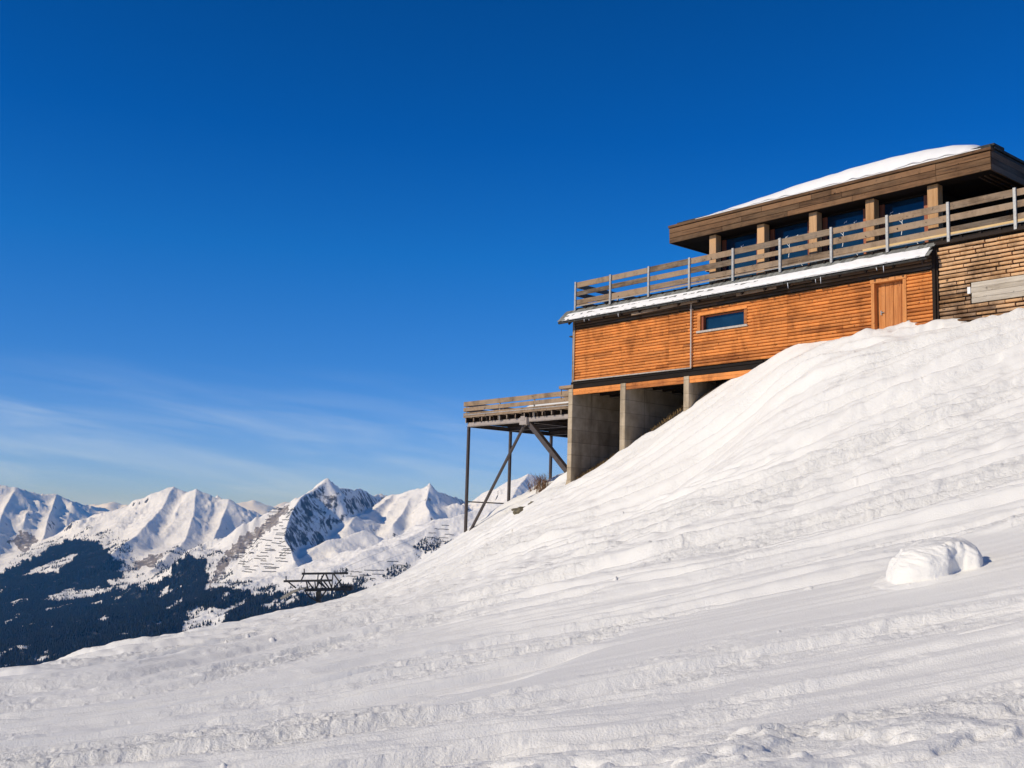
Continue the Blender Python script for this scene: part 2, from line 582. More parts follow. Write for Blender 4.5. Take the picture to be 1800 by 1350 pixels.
for s_, w_, z_ in [(-.18, -.05, -4.40), (1.4, -.05, -3.75), (2.94, -.05, -3.05), (4.5, -.05, -2.30), (6.13, -.05, -1.56), (7.8, -.05, -.78), (9.3, -.05, -.13), (10.96, -.05, .29),
                   (12.4, -.05, .46), (13.78, -.05, .54), (16.02, -.05, .50), (18.73, -.05, .48), (22, -.05, .6), (26, -.05, .7),
                   (-9.75, 2.3, -6.5), (-9.75, 5.1, -4.72), (-9.75, 7.95, -3.25), (-2.5, 2.3, -3.6), (-5.5, 2.3, -5.1), (-5.5, 6, -3.3), (-.3, 3.5, -2.7), (-2.5, 6.0, -2.2),
                   (1.4, 4, -2.4), (4.5, 4, -1.3), (1.4, 8, -1.5), (6, 8, -.6), (12, 5, .1), (12, 10, .3), (20, 5, .4), (20, 12, .6), (-2, 10, -2.0), (-9.75, 12, -3.4), (0, 14, -2.4), (8, 16, -1.0)]:
    ctrl.append(hut(s_, w_, z_))
ctrl += [np.array(q, float) for q in [(0, 0, -1.66), (4, 0, -1.35), (-4, 0, -2.15), (0, -6, -1.9), (12, -4, -.6), (-12, -4, -3.4), (-10, 8, -3.0), (22, 12, 2.2), (30, 22, 5.2), (-25, 20, -6.0)]]
ctrl = np.array(ctrl)


def tps_fit(P, z, lam=1e-3):
    n = len(P)
    d2 = ((P[:, None] - P[None]) ** 2).sum(-1)
    K = 0.5 * d2 * np.log(d2 + 1e-9)
    A = np.zeros((n + 3, n + 3))
    A[:n, :n] = K + lam * np.eye(n)
    A[:n, n] = 1
    A[:n, n + 1:] = P
    A[n:, :n] = A[:n, n:].T
    return np.linalg.solve(A, np.concatenate([z, np.zeros(3)]))


def tps_eval(P, co, Q):
    out = np.empty(len(Q))
    n = len(P)
    for i in range(0, len(Q), 60000):
        q = Q[i:i + 60000]
        d2 = ((q[:, None] - P[None]) ** 2).sum(-1)
        out[i:i + 60000] = (0.5 * d2 * np.log(d2 + 1e-9)) @ co[:n] + co[n] + q @ co[n + 1:]
    return out


tps_c = tps_fit(ctrl[:, :2] / 10, ctrl[:, 2], 2e-3)
# base heights on a regular 0.5 m lattice, read back with a smooth (cubic) lookup
GX0, GX1, GY0, GY1, GH = -80.0, 80.0, -30.0, 100.0, 0.5
gx = np.arange(GX0, GX1 + GH, GH)
gy = np.arange(GY0, GY1 + GH, GH)
_q = np.stack(np.meshgrid(gx, gy, indexing='ij'), -1).reshape(-1, 2)
GZ = tps_eval(ctrl[:, :2] / 10, tps_c, _q / 10).reshape(len(gx), len(gy))


def cub(a, b, c, d, t_):
    return b + 0.5 * t_ * (c - a + t_ * (2 * a - 5 * b + 4 * c - d + t_ * (3 * (b - c) + d - a)))


def base_z(x, y):
    x = np.clip(np.asarray(x, float), GX0 + 1, GX1 - 1.5)
    y = np.clip(np.asarray(y, float), GY0 + 1, GY1 - 1.5)
    fx = (x - GX0) / GH
    fy = (y - GY0) / GH
    ix = np.floor(fx).astype(int)
    iy = np.floor(fy).astype(int)
    tx = fx - ix
    ty = fy - iy
    rows = [cub(*(GZ[ix + i, iy + j] for j in (-1, 0, 1, 2)), ty) for i in (-1, 0, 1, 2)]
    return cub(*rows, tx)


def slope_hit(px, py, t0=5.0, t1=90.0):
    """where the line of sight through a photo pixel meets the snow"""
    d = ray(px, py)
    ts = np.linspace(t0, t1, 3000)
    P = d[None] * ts[:, None]
    zz = base_z(P[:, 0], P[:, 1])
    i = np.argmax(P[:, 2] < zz)
    return P[i]


# ski tracks: each list is one line of travel read off the photograph; psi is constant along it
_lines = [(-1.6, [(700, 1349), (1200, 1310), (1800, 1230)]), (0, [(500, 1340), (1100, 1250), (1800, 1130)]), (2.3, [(300, 1290), (900, 1185), (1400, 1090), (1800, 1015)]),
          (5.5, [(300, 1235), (800, 1130), (1300, 1035), (1800, 925)]), (10, [(200, 1190), (700, 1080), (1200, 970), (1800, 820)]),
          (17, [(450, 1120), (800, 1020), (1250, 870), (1800, 660)]), (24, [(640, 1062), (1000, 900), (1300, 745), (1600, 600)]), (29, [(800, 975), (1050, 835), (1300, 672)])]
_lp = np.array([slope_hit(*q)[:2] for v_, l_ in _lines for q in l_])
_lv = np.array([v_ for v_, l_ in _lines for q in l_], float)
_lc = tps_fit(_lp / 10, _lv, 3e-2)
GPSI = tps_eval(_lp / 10, _lc, _q / 10).reshape(len(gx), len(gy))
_g0, _g1 = np.gradient(GPSI, GH)
GGRAD = np.clip(np.hypot(_g0, _g1), .25, 4)


def lattice(G, x, y):
    fx = np.clip((np.asarray(x, float) - GX0) / GH, 0, G.shape[0] - 1.001)
    fy = np.clip((np.asarray(y, float) - GY0) / GH, 0, G.shape[1] - 1.001)
    ix = fx.astype(int)
    iy = fy.astype(int)
    u = fx - ix
    v_ = fy - iy
    return (G[ix, iy] * (1 - u) + G[ix + 1, iy] * u) * (1 - v_) + (G[ix, iy + 1] * (1 - u) + G[ix + 1, iy + 1] * u) * v_


def in_poly(px, py, pts, wob=0.0, sd_=0):
    if wob:
        px = px + wob * fbm(px / 16, py / 16, 3, .6, 71 + sd_)
        py = py + wob * .6 * fbm(px / 16, py / 16, 3, .6, 77 + sd_)
    ins = np.zeros(px.shape, bool)
    n = len(pts)
    for i in range(n):
        x0, y0 = pts[i]
        x1, y1 = pts[(i + 1) % n]
        if y0 == y1:
            continue
        cond = ((y0 > py) != (y1 > py)) & (px < (x1 - x0) * (py - y0) / (y1 - y0) + x0)
        ins ^= cond
    return ins


# wind-smoothed, untracked patches
_SH = .06
_sx = np.arange(-9, 14, _SH)
_sy = np.arange(3, 27, _SH)
_SX, _SY = np.meshgrid(_sx, _sy, indexing='ij')


def patch(pts, wob, sd_, blur):
    w_ = [tuple(slope_hit(*q)[:2]) for q in pts]
    m_ = in_poly(_SX + wob * fbm(_SX / 1.5, _SY / 1.5, 2, .5, sd_), _SY + wob * fbm(_SX / 1.5, _SY / 1.5, 2, .5, sd_ + 5), w_).astype(float)
    for _ in range(3):
        for ax in (0, 1):
            c_ = np.cumsum(np.concatenate([np.repeat(np.take(m_, [0], ax), blur, ax), m_, np.repeat(np.take(m_, [-1], ax), blur, ax)], ax), ax)
            n_ = m_.shape[ax]
            m_ = (np.take(c_, np.arange(2 * blur, 2 * blur + n_), ax) - np.take(c_, np.arange(0, n_), ax)) / (2 * blur)
    return m_


GSM = np.maximum(patch([(610, 1268), (900, 1192), (1120, 1100), (1350, 1046), (1540, 1004), (1660, 940), (1810, 925), (1990, 900), (1990, 1000), (1800, 1026), (1560, 1072), (1300, 1114), (1050, 1170), (800, 1240)], .12, 5, 2),
                 .85 * patch([(1180, 1285), (1480, 1195), (1830, 1125), (1830, 1180), (1500, 1245)], .10, 9, 2))
GSM = np.maximum(GSM, .8 * patch([(880, 1310), (1150, 1235), (1400, 1160), (1830, 1070), (1830, 1090), (1400, 1185), (1150, 1262)], .08, 14, 2))


def smooth_band(x, y):
    fx = (x - _sx[0]) / _SH
    fy = (y - _sy[0]) / _SH
    ok = (fx > 0) & (fy > 0) & (fx < len(_sx) - 1.01) & (fy < len(_sy) - 1.01)
    fx = np.where(ok, fx, 0)
    fy = np.where(ok, fy, 0)
    ix = fx.astype(int)
    iy = fy.astype(int)
    u = fx - ix
    v_ = fy - iy
    m_ = (GSM[ix, iy] * (1 - u) + GSM[ix + 1, iy] * u) * (1 - v_) + (GSM[ix, iy + 1] * (1 - u) + GSM[ix + 1, iy + 1] * u) * v_
    return np.where(ok, m_, 0)


_tracks = [(RNG.uniform(-2, 29), RNG.uniform(-1, 1) * .6, RNG.uniform(.06, .13), RNG.uniform(.5, 1.2), RNG.uniform(-14, 10), RNG.uniform(6, 22)) for _ in range(110)] + [(RNG.uniform(8, 29), RNG.uniform(-1, 1) * .8, RNG.uniform(.09, .2), RNG.uniform(1.0, 2.0), RNG.uniform(-30, 2), RNG.uniform(5, 16)) for _ in range(70)] \
    + [(RNG.uniform(-1.8, 10), RNG.uniform(-1, 1) * .35, RNG.uniform(.05, .10), RNG.uniform(1.2, 2.1), RNG.uniform(-22, -6), RNG.uniform(14, 32)) for _ in range(38)] \
    + [(RNG.uniform(11, 29), RNG.uniform(-1, 1) * 1.5, RNG.uniform(.10, .18), RNG.uniform(1.6, 2.6), RNG.uniform(-32, -4), RNG.uniform(4, 14)) for _ in range(40)]

def detail_z(x, y):
    r = np.hypot(x, y)
    psi = lattice(GPSI, x, y)
    gr = lattice(GGRAD, x, y)
    rho = (x - .6 * y) / 1.17
    f1 = psi + .45 * perlin(x / 6, y / 6, 3) + .10 * perlin(x / 1.6, y / 1.6, 4)
    sb = smooth_band(x, y)
    ns = 1 - sb
    kf = gr * np.maximum(.02, r * .0035)          # psi per mesh step
    near = sstep(10.5, 7.5, r) * ns
    # where the snow is churned up: ragged belts along the tracks
    rough = .34 + .85 * fbm(f1 * .45, rho * .10, 3, .55, 7) + .45 * fbm(x / 2.2, y / 2.2, 3, .55, 8)
    rough = np.clip(rough, 0, 1) * (1 - .97 * sb) * (1 - .45 * near)
    # swells and lanes
    h = .07 * perlin(x / 5, y / 5, 1) * (1 - .5 * sb)
    h = h + .055 * fbm(f1 * .8, rho * .09, 3, .5, 2) * (1 - .75 * sb)
    h = h + .016 * fbm(f1 * 3.2, rho * .16, 2, .55, 6) * (1 - .8 * sb) * sstep(.40, .12, 3.2 * kf)
    lip = .4 + .6 * sstep(-.2, .3, perlin(x / .6, y / .6, 23))
    n1 = fbm(f1 * .75, rho * .055, 3, .5, 21)
    for L_ in (-.55, -.3, -.08, .14, .36, .6):
        d = n1 - L_ + .012 * perlin(x / .25, y / .25, 24)
        h = h + (.032 * (sstep(-1, 1, d / np.maximum(.03, 2.2 * kf)) - .5) + .026 * lip * np.exp(-(d / np.maximum(.03, 1.7 * kf)) ** 2) * sstep(.25, .08, kf)) * (1 - .9 * sb)
    n2 = fbm(f1 * 2.1, rho * .13, 2, .5, 27)
    for L_ in (-.35, .05, .4):
        h = h + .010 * (sstep(-1, 1, (n2 - L_) / np.maximum(.05, 5 * kf)) - .5) * (1 - .9 * sb) * sstep(.35, .1, 2.1 * kf)
    # single ski tracks
    g = 0
    for p0, bend, wd, dp, r0, ln in _tracks:
        d = (psi - p0 - bend * np.sin(rho / 4 + p0 * 9)) / gr
        wd = np.maximum(wd, .0045 * r)
        on = sstep(r0 - 1.5, r0, rho) * sstep(r0 + ln, r0 + ln - 2, rho)
        g = g + on * dp * (-.030 * np.exp(-(d / wd) ** 2) + .024 * np.exp(-((d - 1.9 * wd) / (.8 * wd)) ** 2))
    g = g * (.75 + .5 * perlin(x / .8, y / .8, 35))
    h = h + g * (1 - .88 * sb)
    # thrown clods and chopped crust
    wx = x + .10 * perlin(x / .4, y / .4, 25)
    wy = y + .10 * perlin(x / .4, y / .4, 26)
    c0 = perlin(wx / .42, wy / .34, 10)
    c1 = perlin(wx / .20, wy / .17, 11)
    c2 = perlin(wx / .10, wy / .09, 12)
    c3 = perlin(x / .05, y / .05, 13)
    lump = .034 * sstep(.34, .66, c0) + .020 * sstep(.16, .46, c1) * sstep(48, 22, r) + .013 * sstep(.10, .40, c2) * sstep(38, 18, r) + np.maximum(c3, 0) * .012 * sstep(22, 10, r)
    pit = -.022 * sstep(.25, .5, perlin(wx / .24, wy / .2, 15))
    hl = (lump + pit + .022 * perlin(x / .6, y / .6, 14)) * rough * .75
    # a few loose chunks on the smooth parts too
    h = h + .05 * sstep(.66, .80, perlin(x / .22, y / .2, 16)) * sstep(.1, .5, perlin(x / 2, y / 2, 19)) * (1 - .6 * sb)
    # bolder relief on the steep bank below the hut
    far_ = sstep(17, 30, r)
    h = h * (1 + .8 * far_) + hl + far_ * ns * (.055 * perlin(f1 * 1.1, rho * .55, 28) + .035 * fbm(x / .9, y / .8, 3, .55, 29))
    # drifts pushed up nearest to the photographer
    m1 = fbm((x + .2 * y) / 1.3, (y - .15 * x) / .55, 4, .5, 17)
    h = h + near * (.060 * m1 + .035 * sstep(-.05, .10, m1) + .022 * ridged(x / 1.1, y / .6, 3, .5, 18))
    detail_z.rough = np.clip(rough * .75 + .08 * near + .20 * far_ * ns, 0, 1)
    return h


def bank_z(x, y):
    """snow shovelled into a little wall along the front by the door"""
    s_, w_, _ = to_hut(np.stack([x, y, np.zeros_like(x)], -1))
    k_ = np.exp(-((w_ + .45) / .3) ** 2) * sstep(11, 13, s_) * sstep(24, 17.5, s_)
    return k_ * (.03 + .10 * perlin(s_ / .35, w_ / .35, 31))


def slope_z(x, y):
    r = np.hypot(x, y)
    k_ = np.minimum(1, 72 / np.maximum(r, 1e-3))
    z = base_z(x * k_, y * k_) - .62 * np.maximum(r - 72, 0)
    # no relief where the hut's floor and bays stand
    s_, w_, _ = to_hut(np.stack([x, y, np.zeros_like(x)], -1))
    inside = sstep(-.05, .35, w_) * sstep(-.3, .1, s_)
    return z + (detail_z(x, y) + bank_z(x, y)) * (1 - inside) * sstep(160, 60, r)


az_in = np.linspace(R(-27.5), R(27.5), 1500)
az = np.concatenate([np.linspace(R(-110), R(-27.5), 90)[:-1], az_in, np.linspace(R(27.5), R(110), 90)[1:]])
rr = np.concatenate([np.geomspace(.4, 6.2, 40)[:-1], np.geomspace(6.2, 68, 1050), np.geomspace(68, 900, 50)[1:]])
RRm, AZm = np.meshgrid(rr, az, indexing='ij')
X = RRm * np.sin(AZm)
Y = RRm * np.cos(AZm)
Zs = np.empty_like(X)
Rg = np.empty_like(X)
for i in range(0, len(rr), 100):
    Zs[i:i + 100] = slope_z(X[i:i + 100], Y[i:i + 100])
    Rg[i:i + 100] = detail_z.rough
slope = mesh_np('snow_slope', np.stack([X, Y, Zs], -1).reshape(-1, 3), grid_faces(len(rr), len(az))[:, ::-1], M['snow_slope'], None, {'rough': Rg})
tag(slope, kind='structure')


def ground(x, y):
    return float(slope_z(np.array([x], float), np.array([y], float))[0])


# ------------------------------------------------------------------ MOUNTAINS
def poly(*pts):
    return [at(a, b, c_) for a, b, c_ in pts]


RIDGES = [   # (polyline, slope, exponent-ish rounding in metres, asymmetry unused)
    # left massif
    (poly((-400, 850, 9300), (-200, 862, 9100), (-60, 842, 9000), (0, 851, 9000), (28, 857, 9000), (50, 865, 9100), (75, 868, 9200), (100, 869, 9300), (125, 880, 9500), (150, 888, 9800), (185, 893, 10400)), .52),
    (poly((100, 869, 9300), (88, 900, 8800), (78, 940, 8300), (62, 985, 7700), (40, 1020, 7200)), (1.15, .52)),
    (poly((28, 857, 9000), (5, 900, 8500), (-10, 950, 8000), (-30, 1000, 7400)), .6),
    (poly((160, 890, 9900), (150, 920, 9000), (140, 945, 8300)), .5),
    # second massif
    (poly((165, 905, 9000), (190, 900, 8700), (215, 893, 8500), (250, 880, 8400), (275, 868, 8350), (290, 861, 8300), (305, 857, 8300), (318, 861, 8300), (330, 866, 8300), (345, 861, 8250), (370, 873, 8250), (385, 876, 8250), (402, 879, 8200), (412, 898, 8300), (425, 916, 8500), (445, 940, 8700)), .56),
    (poly((305, 857, 8300), (282, 895, 7900), (255, 925, 7500), (220, 955, 7100), (185, 985, 6700)), (.62, .42)),
    (poly((345, 861, 8250), (340, 905, 7800), (325, 950, 7300), (290, 985, 6800), (262, 1010, 6400)), .44),
    (poly((402, 879, 8200), (385, 925, 7700), (370, 960, 7300), (345, 985, 6900)), (.8, .42)),
    (poly((215, 893, 8500), (190, 925, 8000), (165, 950, 7600)), .5),
    # the pointed peak
    (poly((330, 1065, 5600), (358, 1020, 5800), (385, 980, 6000), (428, 918, 6250), (450, 908, 6300), (480, 897, 6350)), .80),
    (poly((480, 897, 6350), (520, 874, 6430), (545, 861, 6470), (562, 851, 6490), (577, 845, 6500)), (.8, 1.25)),
    (poly((577, 845, 6500), (590, 851, 6760), (600, 859, 6950), (612, 858, 7120), (622, 862, 7300), (632, 858, 7450), (643, 863, 7600), (652, 870, 7720), (665, 867, 7820), (680, 873, 7850)), (.8, 1.3)),
    (poly((680, 873, 7300), (700, 868, 7250), (720, 862, 7150), (733, 861, 7050), (755, 854, 6900)), .7),
    (poly((755, 854, 6900), (768, 864, 7200), (790, 870, 7650), (815, 880, 8150), (835, 893, 8500)), (.8, 1.2)),
    (poly((574, 846, 6498), (545, 866, 6330), (520, 888, 6060), (506, 920, 5780), (500, 945, 5580), (510, 965, 5420), (520, 985, 5280)), (1.35, .60)),
    (poly((690, 870, 7270), (668, 890, 6900), (645, 902, 6600), (625, 908, 6380), (612, 925, 6200)), .55),
    (poly((733, 861, 7050), (715, 890, 6700), (690, 925, 6300)), .7),
    (poly((755, 854, 6900), (748, 885, 6600), (755, 905, 6400)), .85),
    # the broad sunny shoulder in front of it
    (poly((1000, 880, 5200), (900, 882, 5200), (850, 892, 5200), (815, 906, 5100), (760, 922, 5000), (700, 948, 4800), (640, 972, 4650), (580, 1000, 4500), (525, 1030, 4400)), .34),
    (poly((640, 930, 5900), (560, 958, 5700), (500, 1000, 5400), (440, 1020, 5200)), .36),
    # behind the platform
    (poly((830, 900, 7600), (845, 872, 7500), (858, 862, 7500), (872, 858, 7500), (885, 850, 7500), (905, 842, 7500), (928, 834, 7500), (945, 840, 7550), (965, 858, 7600), (1050, 880, 7900), (1250, 870, 8200), (1600, 890, 8600), (2100, 880, 9000)), .62),
    (poly((928, 834, 7500), (905, 870, 7000), (880, 900, 6500)), .55),
]
BASE = np.array([at(*a) for a in [
    (-300, 1040, 7000), (0, 1020, 6800), (100, 985, 7200), (160, 985, 7000), (235, 1010, 6600), (300, 1040, 6200), (350, 1065, 5800), (420, 1040, 5200), (480, 1045, 5000), (530, 1050, 4700), (600, 1060, 4300), (700, 1060, 3900), (800, 1040, 3800), (1000, 1040, 3600),
    (-300, 1110, 5200), (0, 1100, 5100), (200, 1100, 4900), (400, 1105, 4500), (550, 1105, 4000), (-300, 1190, 4000), (0, 1180, 4000), (200, 1160, 3900), (400, 1150, 3700), (0, 1300, 3000), (400, 1260, 3000), (800, 1200, 3000), (0, 1000, 12000), (400, 1000, 12000), (900, 1000, 12000)]])
BASE_C = tps_fit(BASE[:, :2] / 1000, BASE[:, 2], 1e-2)


def seg_dist(x, y, a, b):
    dx, dy = b[0] - a[0], b[1] - a[1]
    L2 = dx * dx + dy * dy + 1e-9
    t_ = np.clip(((x - a[0]) * dx + (y - a[1]) * dy) / L2, 0, 1)
    d = np.hypot(x - (a[0] + t_ * dx), y - (a[1] + t_ * dy))
    return d, a[2] + t_ * (b[2] - a[2])


def mountain_z(x, y):
    sh = x.shape
    x = x.ravel()
    y = y.ravel()
    wx = x + 70 * fbm(x / 520, y / 520, 3, .5, 41)
    wy = y + 70 * fbm(x / 520, y / 520, 3, .5, 47)
    base = tps_eval(BASE[:, :2] / 1000, BASE_C, np.stack([x, y], -1) / 1000)
    h = np.full(x.shape, -1e9)
    for pl_, sl in RIDGES:
        best = np.full(x.shape, -1e9)
        for a, b in zip(pl_[:-1], pl_[1:]):
            sl_ = sl
            if isinstance(sl, tuple):               # different steepness left and right of the line
                ux, uy = b[0] - a[0], b[1] - a[1]
                un = math.hypot(ux, uy)
                cr = (ux * (y - a[1]) - uy * (x - a[0])) / un
                dd = seg_dist(x, y, a, b)[0]
                sgn = np.clip(cr / np.maximum(dd, 1.0), -1, 1)
                sl_ = sl[0] * (1 + sgn) / 2 + sl[1] * (1 - sgn) / 2
            d0, _ = seg_dist(x, y, a, b)
            dw, zz = seg_dist(wx, wy, a, b)
            k_ = sstep(0, 260, d0)
            d = d0 * (1 - k_) + dw * k_
            prof = sl_ * 1300 * (1 - np.exp(-d / 1300)) + .13 * d
            best = np.maximum(best, zz - prof)
        kk = 14.0                                       # soft maximum, keeps the crests crisp
        m_ = np.maximum(h, best)
        h = m_ + kk * np.log1p(np.exp(-np.abs(h - best) / kk)) * (np.abs(h - best) < 120)
    up = np.clip((h - base) / 260, 0, 1)
    kk = 35.0
    m_ = np.maximum(h, base)
    z = m_ + kk * np.log1p(np.exp(-np.clip(np.abs(h - base) / kk, 0, 30)))
    rg = ridged(x / 620, y / 620, 6, .52, 51) - 1.0
    fine = fbm(x / 120, y / 120, 5, .55, 57)
    crest_d = np.full(x.shape, 1e9)
    for pl_, sl in RIDGES:
        for a, b in zip(pl_[:-1], pl_[1:]):
            crest_d = np.minimum(crest_d, seg_dist(x, y, a, b)[0])
    kc = sstep(0, 240, crest_d)
    z = z + up * (rg * 84 * kc + 26 * kc * fbm(x / 300, y / 300, 3, .5, 63) + 20 * kc * (ridged(wx / 210, wy / 210, 4, .5, 65) - .6) + fine * (7 + 5 * kc) + 5 * (.5 + .5 * kc) * (ridged(x / 75, y / 75, 3, .5, 67) - .7)) + (1 - up) * (fine * 7 + 22 * fbm(x / 420, y / 420, 3, .5, 61))
    return z.reshape(sh), up.reshape(sh)


maz = np.concatenate([np.linspace(R(-45), R(-27.5), 60)[:-1], np.linspace(R(-27.5), R(4.5), 1000), np.linspace(R(4.5), R(32), 130)[1:]])
mr = np.geomspace(2900, 11500, 640)
mR, mA = np.meshgrid(mr, maz, indexing='ij')
mX = mR * np.sin(mA)
mY = mR * np.cos(mA)
mZ, mUp = mountain_z(mX, mY)
mP = np.stack([mX, mY, mZ], -1)
# true slope of the ground, for rock and snow
ea = np.gradient(mP, axis=0)
eb = np.gradient(mP, axis=1)
nn = np.cross(eb, ea)
nn /= np.linalg.norm(nn, axis=-1, keepdims=True)
steep = np.arccos(np.clip(np.abs(nn[..., 2]), 0, 1)) * 180 / np.pi
mpx, mpy = project(mP.reshape(-1, 3))
mpx = mpx.reshape(mX.shape)
mpy = mpy.reshape(mX.shape)


WOOD = [[(-400, 1010), (0, 1006), (35, 993), (70, 975), (110, 952), (145, 947), (172, 952), (188, 965), (205, 980), (222, 992), (210, 1004), (222, 1012), (200, 1022), (182, 1036),
         (220, 1036), (248, 1030), (275, 1026), (298, 1010), (308, 985), (335, 972), (362, 985), (368, 1008), (358, 1030), (372, 1036), (420, 1034), (455, 1046), (490, 1046), (530, 1044), (560, 1046), (600, 1034), (640, 1034), (640, 1100), (300, 1300), (-400, 1300)]]
CLEAR = [[(36, 1013), (60, 1000), (100, 984), (138, 972), (132, 982), (104, 1002), (102, 1008), (70, 1008)],
         [(76, 1052), (120, 1036), (146, 1038), (180, 1034), (196, 1040), (140, 1054), (105, 1056)],
         [(328, 1078), (352, 1066), (388, 1070), (394, 1090), (385, 1108), (340, 1116), (322, 1110)],
         [(318, 1100), (420, 1060), (432, 1056), (425, 1066), (330, 1120)], [(8, 1096), (30, 1082), (32, 1086), (12, 1098)],
         [(30, 1142), (50, 1134), (48, 1142)], [(64, 1146), (88, 1142), (90, 1148)], [(168, 1090), (190, 1080), (185, 1094)], [(206, 1116), (226, 1112), (224, 1120)]]
wood = np.zeros(mX.shape)
for pg in WOOD:
    wood = np.maximum(wood, in_poly(mpx, mpy, pg, 11.0))
for i_, pg in enumerate(CLEAR):
    wood = wood * (1 - in_poly(mpx, mpy, pg, 4.0, i_ + 2))
holes = (fbm(mX / 150, mY / 210, 5, .65, 81) > .60) & (mpy > 1030)
wood = wood * (1 - holes)
GROVE = [[(728, 962), (742, 950), (765, 944), (776, 950), (770, 970), (745, 975)], [(668, 1014), (690, 998), (715, 990), (722, 996), (705, 1012), (680, 1020)], [(620, 1020), (640, 1008), (650, 1012), (630, 1026)],
         [(780, 955), (800, 948), (806, 956), (790, 966)], [(456, 1034), (478, 1026), (490, 1032), (470, 1042)], [(380, 1012), (410, 1002), (412, 1010), (385, 1022)], [(728, 976), (742, 974), (740, 982), (730, 984)], [(578, 1010), (602, 1000), (600, 1008)]]
grove = np.zeros(mX.shape)
for i_, pg in enumerate(GROVE):
    grove = np.maximum(grove, in_poly(mpx, mpy, pg, 5.0, i_ + 20))
HEATH = [[(372, 1020), (385, 985), (420, 945), (450, 925), (468, 932), (440, 962), (405, 990), (385, 1022), (360, 1050)], [(222, 1004), (260, 972), (290, 975), (270, 995), (240, 1004)], [(10, 955), (40, 930), (70, 950), (40, 970)],
         [(440, 950), (470, 905), (510, 885), (505, 900), (470, 935)]]
heath = np.zeros(mX.shape)
for i_, pg in enumerate(HEATH):
    heath = np.maximum(heath, in_poly(mpx, mpy, pg, 10.0, i_ + 40))
CLIFF = [[(500, 945), (508, 900), (530, 880), (560, 862), (600, 868), (585, 890), (560, 925), (520, 950)], [(600, 858), (625, 862), (660, 872), (650, 885), (620, 880)], [(612, 905), (640, 900), (645, 915), (620, 925)], [(700, 870), (830, 885), (820, 905), (720, 895)],
         [(845, 870), (860, 860), (868, 868), (855, 878)], [(905, 860), (925, 836), (945, 845), (930, 870)]]
cliff = np.zeros(mX.shape)
for i_, pg in enumerate(CLIFF):
    cliff = np.maximum(cliff, in_poly(mpx, mpy, pg, 8.0, i_ + 60) * (.68 if i_ == 0 else .45))
rockv = np.clip((steep - 36) / 20, 0, 1) * .75
rockv = np.maximum(rockv, cliff * np.clip((steep - 20) / 10, 0, 1))
rockv = np.maximum(rockv, .62 * sstep(.35, .8, fbm(mX / 260, mY / 260, 4, .6, 95)) * sstep(26, 40, steep))
rockv[mUp < .15] *= .3
mountains = mesh_np('mountains', mP.reshape(-1, 3), grid_faces(len(mr), len(maz))[:, ::-1], M['mountain'], None,
                    {'rock': rockv, 'forest': wood, 'heath': heath})
tag(mountains, kind='structure')

# far ranges, 20 km and more away
FAR = [poly((-300, 892, 21000), (120, 893, 21000), (165, 886, 21000), (180, 889, 21000), (196, 882, 21000), (212, 888, 21000), (228, 885, 21000), (250, 892, 21000), (330, 890, 21500), (402, 893, 21500), (418, 887, 21500), (432, 884, 21500), (445, 881, 21500), (458, 889, 22000), (480, 886, 22500), (500, 883, 22500), (520, 888, 22500), (560, 892, 22500), (900, 893, 22000), (1500, 905, 22000), (2200, 920, 22000))]
fr = np.linspace(17500, 26000, 120)
fa = np.linspace(R(-45), R(40), 900)
fR, fA = np.meshgrid(fr, fa, indexing='ij')
fX = fR * np.sin(fA)
fY = fR * np.cos(fA)
fZ = np.full(fX.shape, -1e9)
for pl_ in FAR:
    for a, b in zip(pl_[:-1], pl_[1:]):
        d, zz = seg_dist(fX, fY, a, b)
        fZ = np.maximum(fZ, zz - .33 * d)
fZ = np.maximum(fZ, -900) + 150 * (ridged(fX / 2200, fY / 2200, 5, .5, 91) - 1.3)
far_range = mesh_np('far_mountains', np.stack([fX, fY, fZ], -1).reshape(-1, 3), grid_faces(len(fr), len(fa))[:, ::-1], M['mountain'], None,
                    {'rock': np.full(fX.size, .25), 'forest': np.zeros(fX.size), 'heath': np.zeros(fX.size)})
tag(far_range, kind='structure')
# the valley floor, out to the horizon
ang = np.linspace(0, 2 * np.pi, 97)[:-1]
vr = np.array([300., 1200, 3000, 8000, 16000, 28500])
VV = np.stack([np.outer(vr, np.cos(ang)), np.outer(vr, np.sin(ang)), np.full((len(vr), 96), -1250.0)], -1).reshape(-1, 3)
ii = np.arange(len(vr) - 1)[:, None] * 96 + np.arange(96)[None]
jj_ = np.arange(len(vr) - 1)[:, None] * 96 + (np.arange(96)[None] + 1) % 96
VF = np.stack([ii, ii + 96, jj_ + 96, jj_], -1).reshape(-1, 4)
valley = mesh_np('valley_floor', VV, VF, M['mountain'], None, {'rock': np.zeros(len(VV)), 'forest': np.full(len(VV), .7), 'heath': np.zeros(len(VV))})
tag(valley, kind='structure')


def mz_lookup(x, y):
    r = np.hypot(x, y)
    a = np.arctan2(x, y)
    fi = np.interp(r, mr, np.arange(len(mr)))
    fj = np.interp(a, maz, np.arange(len(maz)))
    i0 = np.clip(fi.astype(int), 0, len(mr) - 2)
    j0 = np.clip(fj.astype(int), 0, len(maz) - 2)
    u = fi - i0
    v_ = fj - j0
    z = (mZ[i0, j0] * (1 - u) + mZ[i0 + 1, j0] * u) * (1 - v_) + (mZ[i0, j0 + 1] * (1 - u) + mZ[i0 + 1, j0 + 1] * u) * v_
    return z, i0, j0


def mountain_hit(px, py):
    """first point of the mountain ground along the line of sight of a photo pixel"""
    d = ray(px, py)
    ts = np.geomspace(3000, 11000, 2500)
    P = d[None] * ts[:, None]
    z, _, _ = mz_lookup(P[:, 0], P[:, 1])
    below = P[:, 2] < z
    if not below.any():
        return None
    return P[np.argmax(below)]


